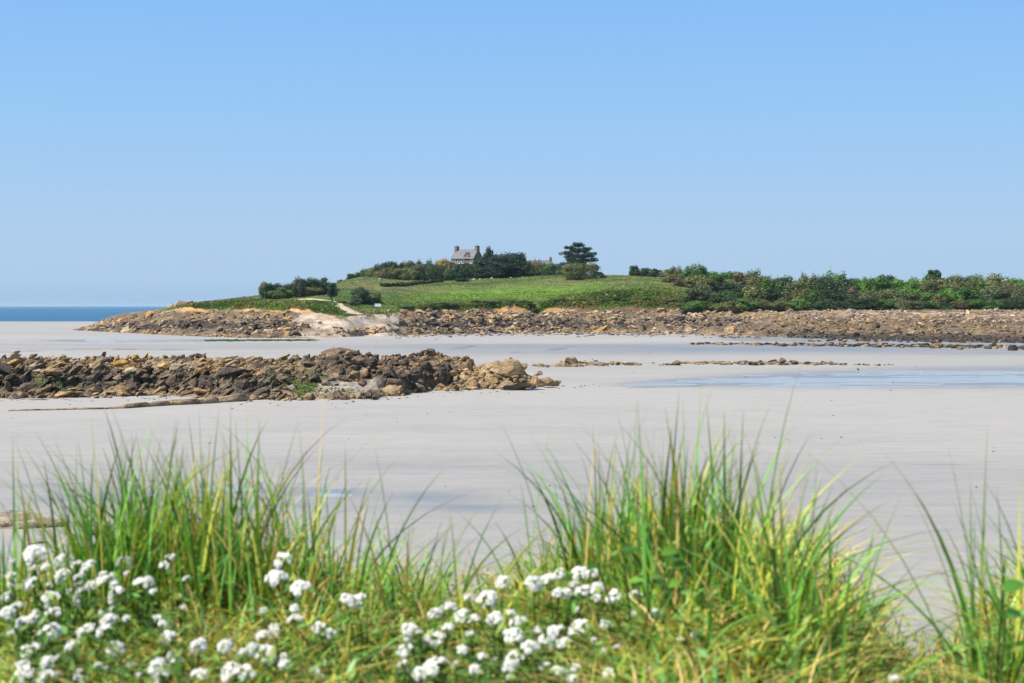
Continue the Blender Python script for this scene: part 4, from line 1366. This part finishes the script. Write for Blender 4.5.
skin('body', [(0, 0, .28), (.09, 0, .31), (.14, 0, .38), (.16, 0, .44), (.2, 0, .455), (-.1, 0, .26), (-.22, 0, .22), (0.01, .04, .2), (.01, .04, .1), (.0, .04, .0), (.05, .04, .0), (0.01, -.04, .2), (.01, -.04, .1), (.0, -.04, .0), (.05, -.04, .0)],
     [(0, 1), (1, 2), (2, 3), (3, 4), (0, 5), (5, 6), (0, 7), (7, 8), (8, 9), (9, 10), (0, 11), (11, 12), (12, 13), (13, 14)],
     [.085, .065, .035, .042, .02, .06, .02, .025, .009, .008, .006, .025, .009, .008, .006], M['plumage'], bird)
bm = bmesh.new(); bmesh.ops.create_cone(bm, cap_ends=True, segments=8, radius1=.014, radius2=.003, depth=.09, matrix=Matrix.Translation((.26, 0, .45)) @ Matrix.Rotation(R(90), 4, 'Y')); bm_obj('beak', bm, M['beak'], bird)
tag(bird, 'dark bird standing at the edge of the tidal channel', 'bird')

# ================================================================== DUNE, GRASS, FLOWERS
def dune_z(x, y):
    x = np.asarray(x, float); y = np.asarray(y, float)
    crest = 3.25 + .25 * np.sin(x * 1.3 + .5) + .1 * np.sin(x * 3.1)
    k_ = np.maximum(y, 1.0) / 2.8
    top = 7.30 + .05 * fbm(x / .5, y / .5, 3, 44) - .20 * np.exp(-((x / k_ - .80) / .13) ** 2) - .05 * np.exp(-((x / k_ + .12) / .12) ** 2) + .05 * np.exp(-((x / k_ - .3) / .25) ** 2)
    d = np.maximum(y - crest, 0)
    z = top - np.where(d < .8, .45 * d * d, .288 + .72 * (d - .8))
    z = z - 0.02 * np.maximum(-y, 0)
    return np.maximum(z, -0.6)


gy = np.concatenate([np.linspace(-8, 1, 20), np.linspace(1.1, 5, 90), np.linspace(5.2, 16, 50)])
gx = np.concatenate([np.linspace(-30, -2.6, 40), np.linspace(-2.5, 2.5, 150), np.linspace(2.6, 30, 40)])
GY, GX = np.meshgrid(gy, gx, indexing='ij')
o = mesh_np('dune', np.stack([GX, GY, dune_z(GX, GY)], -1).reshape(-1, 3), grid_faces(len(gy), len(gx)), M['dune'], None, True)
tag(o, 'grassy dune top in the foreground', kind='structure')


def blades(r, n, bx, by, h, wid, lean, tones, seg=8, bend=1.0):
    """n tapering folded grass blades; bx, by base points; lean (n,2) tip offset per height; returns V, quads, colours"""
    tt = np.linspace(0, 1, seg + 1)[None, :]
    base = np.stack([bx, by, dune_z(bx, by) - .01], -1)
    curve = (0.35 * tt + .65 * tt ** 2.2) 
    off = lean[:, None, :] * curve[..., None] * h[:, None, None]
    ll = np.hypot(lean[:, 0], lean[:, 1])
    zz = h[:, None] * (tt - bend * 0.38 * np.clip(ll, 0, 1.2)[:, None] * tt ** 2.4)
    C = base[:, None, :] + np.concatenate([off, zz[..., None]], -1)
    # width direction: across the lean, twisted at random
    a = np.arctan2(lean[:, 1], lean[:, 0]) + 1.57 + r.normal(size=n) * .7
    a2 = a[:, None] + r.normal(size=n)[:, None] * .6 * tt
    wd = wid[:, None] * np.clip(np.minimum(.55 + 1.4 * tt, 1.0) * (1 - tt ** 2.2), 0.04, 1) * .5
    S = np.stack([np.cos(a2), np.sin(a2), 0 * a2], -1) * wd[..., None]
    N = np.stack([-np.sin(a2), np.cos(a2), 0 * a2], -1) * (wd * .45)[..., None]
    V = np.stack([C - S, C + N, C + S], 2)                      # (n, seg+1, 3, 3)
    m = 3 * (seg + 1)
    idx = np.arange(n)[:, None, None] * m
    q = []
    for k in range(seg):
        for s_ in (0, 1):
            q.append([3 * k + s_, 3 * k + s_ + 1, 3 * k + 3 + s_ + 1, 3 * k + 3 + s_])
    Fc = (idx + np.array(q)[None]).reshape(-1, 4)
    c = tones[:, None, :] * np.ones((1, seg + 1, 1))
    tip = sstep(.72, 1.0, tt)[..., None] * r.uniform(0, .8, (n, 1, 1))
    c = c * (1 - tip) + np.array([.34, .25, .09]) * tip
    lowc = sstep(.25, 0, tt)[..., None] * .3
    c = c * (1 - lowc) + np.array([.26, .24, .11]) * lowc
    c = np.repeat(c[:, :, None, :], 3, 2)
    return V.reshape(-1, 3), Fc, c.reshape(-1, 3)


def blade_tones(r, n, dry=.14, yellow=.26):
    k = r.random(n)
    g = np.array([.20, .42, .06]) * (.22 + 1.4 * r.random((n, 1)) ** 1.25) * np.stack([r.uniform(.7, 1.25, n), np.ones(n), r.uniform(.7, 1.9, n)], -1)
    y = np.array([.56, .56, .09]) * r.uniform(.7, 1.15, (n, 1))
    d = np.array([.70, .50, .18]) * r.uniform(.7, 1.2, (n, 1))
    return np.where((k < dry)[:, None], d, np.where((k < dry + yellow)[:, None], y, g))


def tuft(px, D, wpx, n, tip_row, label, dry=.10, spread=.35, leanx=0.0, dep=.2, short=.45, wide=(.0045, .0105), yel=.15):
    n = int(n * .74)
    r = np.random.default_rng(int(px * 7 + D * 100) % 100000)
    cx = X(px, D); hw = wpx / F * D / 2
    bx = cx + r.normal(size=n) * hw * .55; by = D + r.normal(size=n) * dep * .5
    by = np.clip(by, D - dep, D + dep)
    g = dune_z(bx, by)
    hmax = Z(tip_row, D) - float(dune_z(cx, D))
    n_ = n; h = 1.1 * hmax * (short * .85 + (1 - short * .85) * r.random(n) ** 1.35) * np.where(r.random(n) < .07, 1.22, 1.0) * r.uniform(.9, 1.08, n)
    out = (bx - cx) / max(hw, .02)
    wild = np.where(r.random(n) < .3, 2.4, 1.15)
    lean = np.stack([leanx + out * spread * .6 + r.normal(size=n) * spread * .68 * wild, r.normal(size=n) * spread * .5 * wild], -1)
    V, Fc, c = blades(r, n, bx, by, h, r.uniform(*wide, n), lean, blade_tones(r, n, dry, yel))
    o_ = np.array([cx, D, float(dune_z(cx, D))])
    o = mesh_np('grass_tuft', V - o_, Fc, M['grass'], c, True); o.location = o_
    tag(o, label, 'grass tuft', 'tufts of long dune grass')


# tall tufts, left to right
tuft(8, 2.95, 46, 26, 412, 'sparse upright blades at the far left edge of the dune', spread=.22)
tuft(52, 3.0, 60, 34, 455, 'thin leaning tuft left of the tall left clump', spread=.5)
tuft(112, 3.0, 90, 330, 420, 'left half of the tall dense grass clump, over the white flowers', spread=.24, short=.52, dry=.06, yel=.14)
tuft(160, 3.05, 100, 430, 425, 'middle of the tall dense left grass clump', spread=.24, short=.52, dry=.06, yel=.14)
tuft(222, 3.02, 100, 350, 425, 'right part of the tall left clump with dry orange blades', spread=.24, short=.48, dry=.22)
tuft(285, 3.05, 80, 170, 432, 'grass tuft with a strong crossing blade at the right of the left clump', spread=.32, short=.45, leanx=-.1)
tuft(345, 3.0, 80, 78, 440, 'thin tuft whose long blades lean right across the sand', spread=.32, short=.3, leanx=.35)
tuft(410, 2.95, 90, 84, 462, 'short loose tuft between the two big clumps', spread=.45, short=.3, leanx=.2, dry=.2)
tuft(470, 2.95, 80, 56, 478, 'sparse short tuft at the open gap of sand', spread=.5, short=.3, leanx=.3)
tuft(538, 2.95, 36, 26, 455, 'narrow tuft with one tall straight blade left of the right clump', spread=.3, short=.35)
tuft(600, 3.0, 85, 170, 408, 'left part of the big right grass clump', spread=.28, short=.42, dry=.16)
tuft(665, 2.85, 90, 270, 396, 'tallest and densest middle of the big right grass clump', spread=.22, short=.5)
tuft(730, 2.8, 90, 230, 405, 'right part of the big right grass clump', spread=.28, short=.42)
tuft(785, 2.6, 70, 130, 432, 'right edge of the big right clump, tall blades leaning out', spread=.34, short=.4, leanx=.1)
tuft(838, 2.55, 80, 100, 480, 'low fanned tuft leaning right beside the right clump', spread=.5, short=.35, leanx=.28)
tuft(895, 2.5, 80, 40, 540, 'short sparse tuft in the gap on the right', spread=.5, short=.3)
tuft(970, 2.55, 56, 34, 448, 'tuft of crossing blades near the right edge', spread=.35, short=.4, leanx=-.12)
tuft(1012, 2.5, 50, 52, 440, 'dense tuft at the right edge of the dune', spread=.32, short=.4)
tuft(1080, 2.5, 90, 80, 450, 'dense tuft just past the right edge of the dune', spread=.32, short=.4)

# low mat of short grass and small leaves over the dune top
r = np.random.default_rng(77)
n = 13000
by = r.uniform(1.6, 3.7, n); bx = r.uniform(-.56, .56, n) * by * 1.1 * .75
pxl = bx / by * F + 512
hh = r.uniform(.07, .24, n) * np.interp(pxl, [0, 120, 200, 340, 400, 470, 560, 620, 700, 850, 900, 960, 1024], [.7, .75, 1.0, 1.0, .85, .65, .7, 1.1, 1.25, 1.1, .55, .6, .9]) * np.clip(.75 + .35 * (by - 2.3), .6, 1.1)
V, Fc, c = blades(r, n, bx, by, hh, r.uniform(.004, .0105, n), np.stack([r.normal(size=n) * .8, r.normal(size=n) * .6], -1), blade_tones(r, n, .22, .32), 5)
mgm = Merge(); mgm.add(V, Fc, c)
# the same mat carried on along the dune to both sides and down its seaward face
n = 16000
by = np.where(r.random(n) < .7, r.uniform(1.0, 3.8, n), r.uniform(3.6, 8.5, n)); bx = r.uniform(-6, 6, n)
ok_ = (np.abs(bx) > .44 * by) | (by > 4.2)
by, bx = by[ok_], bx[ok_]; n = len(by)
V, Fc, c = blades(r, n, bx, by, r.uniform(.06, .17, n) * np.where(by > 3.1, 2.2, 1.0), r.uniform(.004, .0105, n), np.stack([r.normal(size=n) * .6, r.normal(size=n) * .5], -1), blade_tones(r, n, .2, .28), 5)
mgm.add(V, Fc, c)
# fallen straw and bent blades lying through the mat
n = 4200
by = r.uniform(1.8, 3.4, n); bx = r.uniform(-.42, .42, n) * by
hh = r.uniform(.07, .17, n); a = r.uniform(0, 6.28, n); m_ = r.uniform(1.0, 2.6, n)
V, Fc, c = blades(r, n, bx, by, hh, r.uniform(.004, .010, n), np.stack([np.cos(a) * m_, np.sin(a) * m_ * .6], -1), blade_tones(r, n, .42, .3), 6)
mgm.add(V, Fc, c)
n = 3000
by = r.uniform(1.7, 3.5, n); bx = r.uniform(-.42, .42, n) * by
z = dune_z(bx, by) + r.uniform(.02, .26, n) * np.interp(by, [2.4, 3.1], [1, .5])
P = np.stack([bx, by, z], -1); a = r.uniform(0, 6.28, n); s = r.uniform(.005, .012, n)[:, None]
d = np.stack([np.cos(a), np.sin(a), r.normal(size=n) * .5], -1); e = np.stack([-np.sin(a), np.cos(a), r.normal(size=n) * .5], -1)
Vl = np.stack([P - d * s, P - e * s * .4, P + d * s, P + e * s * .4], 1).reshape(-1, 3)
tl = np.array([.15, .30, .05]) * r.uniform(.55, 1.5, (n, 1)) * np.stack([r.uniform(.8, 1.6, n), np.ones(n), r.uniform(.7, 1.5, n)], -1)
mgm.add(Vl, np.arange(4 * n).reshape(-1, 4), np.repeat(tl, 4, 0))
# leafy growth round the flowers
n = 5200
pf = np.where(r.random(n) < .5, r.uniform(-20, 190, n), np.where(r.random(n) < .75, r.uniform(390, 640, n), r.uniform(190, 390, n)))
by = r.uniform(2.05, 2.85, n); bx = (pf - 512) / F * by
z = dune_z(bx, by) + .15 * r.random(n) ** 2.8
P = np.stack([bx, by, z], -1); a = r.uniform(0, 6.28, n); s = r.uniform(.006, .014, n)[:, None]
d = np.stack([np.cos(a), np.sin(a), r.normal(size=n) * .5 + .2], -1); e = np.stack([-np.sin(a), np.cos(a), r.normal(size=n) * .5], -1)
Vl = np.stack([P - d * s, P - e * s * .24, P + d * s, P + e * s * .24], 1).reshape(-1, 3)
tl = np.array([.16, .30, .05]) * r.uniform(.5, 1.35, (n, 1)) * np.stack([r.uniform(.75, 1.3, n), np.ones(n), r.uniform(.7, 1.5, n)], -1)
mgm.add(Vl, np.arange(4 * n).reshape(-1, 4), np.repeat(tl, 4, 0))
tag(mgm.build('grass', M['grass'], False), 'low tangled grass and small leaves covering the dune top', 'grass', kind='stuff')

# white flowers: heads of many tiny four-petalled florets
def head_mesh(seed):
    r = np.random.default_rng(seed); mg = Merge(); nu = r.integers(8, 12)
    for u_ in range(nu):
        f = (u_ + .5) / nu; th = math.acos(1 - f * .95); ph = u_ * 2.39996 + r.normal() * .3
        nrm = np.array([math.sin(th) * math.cos(ph), math.sin(th) * math.sin(ph), math.cos(th)])
        cu = nrm * np.array([.72, .72, .6]) * r.uniform(.8, 1.1)
        tube(mg, (0, 0, -.55), cu - nrm * .12, .022, .016, (.2, .32, .07), 4)
        for k in range(r.integers(12, 18)):
            a_ = r.uniform(0, 6.28); q_ = math.sqrt(r.random()) * .25
            side = np.cross(nrm, (.3, .2, .9)); side /= np.linalg.norm(side); s2 = np.cross(nrm, side)
            c = cu + side * q_ * math.cos(a_) + s2 * q_ * math.sin(a_) + nrm * (.12 - 1.2 * q_ * q_) + r.normal(size=3) * .02
            up = nrm * .4 + np.array([-.15, -.3, .75]) + r.normal(size=3) * .16; up /= np.linalg.norm(up)
            a = np.cross(up, r.normal(size=3)); a /= np.linalg.norm(a); b = np.cross(up, a)
            s = r.uniform(.12, .19); wt = np.array([.84, .825, .77]) * r.uniform(.93, 1.0)
            for q in range(4):
                g = math.cos(q * math.pi / 2) * a + math.sin(q * math.pi / 2) * b; h = np.cross(up, g)
                mg.add(np.array([c, c + g * s * .6 - h * s * .45 + up * .02, c + g * s + up * .03, c + g * s * .6 + h * s * .45 + up * .02]), np.array([[0, 1, 2, 3]]), wt)
            mg.add(np.array([c + a * .03 + up * .03, c + b * .03 + up * .03, c - a * .03 + up * .03, c - b * .03 + up * .03]), np.array([[0, 1, 2, 3]]), (.62, .62, .22))
    o = mg.build('flower_head', M['petal']); me = o.data; bpy.data.objects.remove(o)
    return me


HEADS = [head_mesh(40 + k) for k in range(10)]
HL = [(32, 556, 12), (60, 562, 8), (76, 567, 7), (123, 566, 10), (170, 560, 7), (29, 586, 10), (61, 579, 10), (78, 579, 7), (105, 583, 13), (142, 586, 11), (80, 599, 12), (116, 598, 13), (48, 600, 10), (5, 600, 8), (15, 609, 9), (5, 616, 9), (51, 615, 10), (20, 626, 9), (30, 622, 8), (50, 635, 11), (43, 644, 6), (107, 624, 11), (85, 634, 12), (101, 634, 9), (70, 648, 8), (113, 652, 10), (167, 641, 10), (27, 654, 11), (46, 667, 10), (20, 668, 9), (23, 677, 11), (156, 671, 13), (174, 669, 12), (159, 681, 12), (94, 669, 6), (43, 681, 10),
      (283, 563, 11), (275, 581, 12), (299, 590, 11), (294, 611, 6), (294, 622, 9), (318, 630, 8), (274, 634, 10), (261, 638, 8), (197, 650, 11), (224, 649, 9), (251, 651, 8), (266, 658, 14), (231, 677, 14), (244, 676, 11), (197, 677, 9), (357, 605, 12), (347, 602, 9),
      (488, 602, 12), (468, 600, 7), (503, 585, 9), (435, 617, 9), (450, 610, 8), (462, 618, 9), (474, 622, 8), (495, 621, 10), (534, 587, 11), (550, 582, 10), (558, 595, 7), (566, 597, 9), (561, 575, 7), (409, 632, 9), (448, 630, 7), (436, 644, 12), (515, 641, 12), (518, 625, 9), (530, 650, 10), (537, 634, 7), (548, 644, 11), (555, 634, 9), (564, 646, 8), (515, 661, 10), (509, 669, 8), (544, 668, 7), (462, 653, 7), (404, 653, 9), (434, 673, 16), (419, 677, 9), (558, 676, 9), (580, 576, 10), (593, 576, 8), (584, 593, 10), (599, 590, 9), (615, 599, 10), (635, 598, 8), (580, 632, 13), (655, 617, 8), (611, 678, 9), (897, 682, 7), (713, 673, 5)]
hr = random.Random(4)
for (x0, x1, y0, y1, n) in ((0, 185, 556, 683, 44), (195, 330, 605, 683, 10), (400, 625, 580, 683, 32), (620, 720, 610, 683, 4)):
    for k in range(n):
        HL.append((hr.uniform(x0, x1), hr.uniform(y0, y1), hr.uniform(3.5, 7.5)))
left = list(range(len(HL))); plants = []
while left:
    a = left.pop(0); grp = [a]
    near_ = sorted(left, key=lambda b: (HL[a][0] - HL[b][0]) ** 2 + (HL[a][1] - HL[b][1]) ** 2)
    for b in near_[:3]:
        if math.hypot(HL[a][0] - HL[b][0], HL[a][1] - HL[b][1]) < 25:
            grp.append(b); left.remove(b)
    plants.append(grp)
fr_ = np.random.default_rng(12)
FP = []
for grp in plants:
    pts = []
    for g in grp:
        px, row, s = HL[g]
        D = 2.78 - (row - 555) / 128 * .5 + fr_.normal() * .03
        pts.append((X(px, D), D, Z(row, D), 1.02 * s * D / F))
    cx = np.mean([p[0] for p in pts]) + fr_.normal() * .02; cy = np.mean([p[1] for p in pts]) + .03
    gz = float(dune_z(cx, cy))
    root = empty('white_flower_plant', (cx, cy, gz))
    st = Merge(); lv = Merge(); sg_c = (.10, .19, .04)
    for (x, y, z, s) in pts:
        e = np.array([x - cx, y - cy, z - gz]); m = e * np.array([.35, .35, .55]) + np.array([fr_.normal() * .01, fr_.normal() * .01, 0])
        tube(st, (0, 0, -.01), m, .0022, .0019, sg_c, 5); tube(st, m, e - np.array([0, 0, s * .5]), .0019, .0014, sg_c, 5)
        h = bpy.data.objects.new('flower_head', HEADS[fr_.integers(0, 10)]); COL.objects.link(h); h.parent = root
        h.location = e; h.scale = (s, s, s * fr_.uniform(.85, 1.15)); h.rotation_mode = 'ZYX'; h.rotation_euler = (fr_.normal() * .3 + .25, fr_.normal() * .3 - .15, fr_.uniform(-.7, .7))
        for q in range(12):
            f = fr_.uniform(.25, .95); pp = m * f / .55 if f < .55 else m + (e - m) * (f - .55) / .45
            a = fr_.uniform(0, 6.28); ln = fr_.uniform(.018, .042); dr_ = np.array([math.cos(a), math.sin(a), fr_.uniform(.1, .9)]); dr_ /= np.linalg.norm(dr_)
            sd = np.cross(dr_, (0, 0, 1)); sd /= np.linalg.norm(sd); w = ln * .17
            tn = np.array((.085, .175, .035)) * fr_.uniform(.7, 1.35)
            lv.add(np.array([pp, pp + dr_ * ln * .5 + sd * w, pp + dr_ * ln - np.array([0, 0, ln * .15]), pp + dr_ * ln * .5 - sd * w]), np.array([[0, 1, 2, 3]]), tn)
    st.build('stem', M['grass'], True, root); lv.build('foliage', M['grass'], False, root)
    FP.append((root, float(np.mean([HL[g][0] for g in grp])), float(np.mean([HL[g][1] for g in grp])), len(grp)))
NUM = {1: 'one-headed', 2: 'two-headed', 3: 'three-headed', 4: 'four-headed'}
cls = {}
for f in FP:
    reg = 'of the lower left drift' if f[1] < 185 else 'under the left grass clump' if f[1] < 380 else 'of the middle drift' if f[1] < 560 else 'under the right grass clump'
    ver = 'upper edge' if f[2] < 605 else 'lowest' if f[2] > 645 else 'midway'
    cls.setdefault((f[3], reg, ver), []).append(f)
for (k, reg, ver), fs in cls.items():
    fs.sort(key=lambda a: a[1])
    for i, f in enumerate(fs):
        lb = f'the {NUM[k]} white flower {reg}, {ver} row' if len(fs) == 1 else f'{ORD[i]} {NUM[k]} white flower from the left {reg}, {ver} row'
        tag(f[0], lb, 'flower', 'white flowers on the dune')

# broad leaved weeds among the grass
def weed(px, row, D, n, size, tone, label):
    r = np.random.default_rng(px); cx = X(px, D); gz = float(dune_z(cx, D + .05))
    root = empty('leafy_weed', (cx, D + .05, gz)); zt = Z(row, D) - gz
    st = Merge()
    for k in range(n):
        e = np.array([r.normal() * size * .9, r.normal() * size * .6 - .05, zt + r.normal() * size * .7])
        tube(st, (0, 0, 0), e, .0028, .0018, (.10, .18, .04), 5)
        a = r.uniform(0, 6.28); d = np.array([math.cos(a), math.sin(a) * .5, r.uniform(-.2, .5)]); d /= np.linalg.norm(d)
        s_ = np.cross(d, (0, -.5, .8)); s_ /= np.linalg.norm(s_); up = np.cross(s_, d); L = size * r.uniform(.7, 1.2)
        V = []; 
        for i in range(7):
            t_ = i / 6; w = L * .36 * math.sin(math.pi * min(1, t_ * .92 + .05)) ** .8
            c_ = e + d * L * t_ - up * L * .25 * t_ * t_
            V += [c_ - s_ * w + up * w * .25, c_, c_ + s_ * w + up * w * .25]
        q = [[3 * i + j, 3 * i + j + 1, 3 * i + j + 4, 3 * i + j + 3] for i in range(6) for j in (0, 1)]
        mesh_np('leaf', np.array(V), np.array(q), M['grass'], np.tile(np.array(tone) * r.uniform(.8, 1.25), (21, 1)), True, root)
    st.build('stem', M['grass'], True, root)
    tag(root, label, 'weed')


weed(640, 575, 2.42, 4, .032, (.05, .15, .02), 'dark broad leaved weed low in the big right grass clump')
weed(668, 562, 2.5, 5, .030, (.12, .26, .03), 'bright green leafy weed in the middle of the big right clump')
weed(1008, 622, 2.35, 6, .034, (.08, .22, .03), 'bright leafy weed at the right edge of the dune')

# ================================================================== AIR
bm = bmesh.new(); bmesh.ops.create_cube(bm, size=1, matrix=Matrix.Translation((0, 22000, 21)) @ Matrix.Diagonal((320000, 48000 * 2, 82, 1)))
hz = NT('sea_haze')
pv = hz.n('ShaderNodeVolumePrincipled'); pv.inputs['Density'].default_value = HAZE; pv.inputs['Density Attribute'].default_value = ''
pv.inputs['Color'].default_value = (.62, .84, 1.0, 1); pv.inputs['Anisotropy'].default_value = .1
hz.l(pv.outputs[0], hz.out.inputs['Volume'])
ho = bm_obj('haze', bm, hz.m); tag(ho, 'thin sea haze in the air over the bay', 'haze', kind='stuff')

# ================================================================== CAMERA, LIGHT, SKY
cam = bpy.data.cameras.new('camera'); co = bpy.data.objects.new('camera', cam); COL.objects.link(co)
cam.sensor_width = 36; cam.lens = 36 * F / 1024
cam.clip_start = .1; cam.clip_end = 80000
co.location = (0, 0, CH); co.rotation_euler = (R(90) - math.atan((341.5 - HZ) / F), 0, 0)
cam.dof.use_dof = True; cam.dof.focus_distance = 300; cam.dof.aperture_fstop = 7.1; cam.dof.aperture_blades = 7
SC.camera = co

EXPO = 0.5
EL, AZ = 53.0, 247.0          # sun height and compass bearing (0 = straight ahead, 90 = right, 270 = left)
sd = Vector((math.sin(R(AZ)) * math.cos(R(EL)), math.cos(R(AZ)) * math.cos(R(EL)), math.sin(R(EL))))
sl = bpy.data.lights.new('sun', 'SUN'); so = bpy.data.objects.new('sun', sl); COL.objects.link(so)
sl.energy = 5.0; sl.angle = R(.53); sl.color = (1, .955, .89)
so.rotation_euler = sd.to_track_quat('Z', 'Y').to_euler(); so.location = (-40, 0, 60)
w = bpy.data.worlds.new('World'); SC.world = w; w.use_nodes = True
nt = w.node_tree; bg = nt.nodes['Background']
sky = nt.nodes.new('ShaderNodeTexSky'); sky.sky_type = 'NISHITA'; sky.sun_disc = False
sky.sun_elevation = R(EL); sky.sun_rotation = R(AZ); sky.altitude = 0
sky.air_density = 1.0; sky.dust_density = 0.4; sky.ozone_density = 2.0
# towards the horizon the clear maritime sky stays blue: blend the low part of the dome to a blue gradient
tc = nt.nodes.new('ShaderNodeTexCoord'); sx = nt.nodes.new('ShaderNodeSeparateXYZ'); nt.links.new(tc.outputs['Generated'], sx.inputs[0])
rmp = nt.nodes.new('ShaderNodeValToRGB'); e = rmp.color_ramp.elements
SKYK = 0.10 * 2 ** EXPO * 6
for k, (p_, c_) in enumerate(((0.0, (.36, .525, .75)), (.018, (.43, .61, .80)), (.05, (.435, .618, .845)), (.13, (.325, .58, .915)), (.235, (.225, .49, .92)), (.6, (.13, .33, .78)))):
    if k > 1:
        e.new(p_)
    e[k].position = p_; e[k].color = (*[v / SKYK for v in c_], 1)
nt.links.new(sx.outputs['Z'], rmp.inputs['Fac'])
sc6 = nt.nodes.new('ShaderNodeVectorMath'); sc6.operation = 'SCALE'; sc6.inputs['Scale'].default_value = 6
nt.links.new(rmp.outputs[0], sc6.inputs[0])
mr = nt.nodes.new('ShaderNodeMapRange'); mr.inputs['From Min'].default_value = .25; mr.inputs['From Max'].default_value = .6
nt.links.new(sx.outputs['Z'], mr.inputs['Value'])
mxs = nt.nodes.new('ShaderNodeMix'); mxs.data_type = 'RGBA'
nt.links.new(mr.outputs[0], mxs.inputs[0]); nt.links.new(sc6.outputs[0], mxs.inputs[6]); nt.links.new(sky.outputs[0], mxs.inputs[7])
nt.links.new(mxs.outputs[2], bg.inputs[0]); bg.inputs[1].default_value = .10
SC.view_settings.view_transform = 'Standard'; SC.view_settings.look = 'None'; SC.view_settings.exposure = EXPO; SC.view_settings.gamma = 1
SC.render.engine = 'CYCLES'
SC.cycles.use_denoising = True
SC.cycles.max_bounces = 6; SC.cycles.transparent_max_bounces = 8; SC.cycles.sample_clamp_indirect = 6
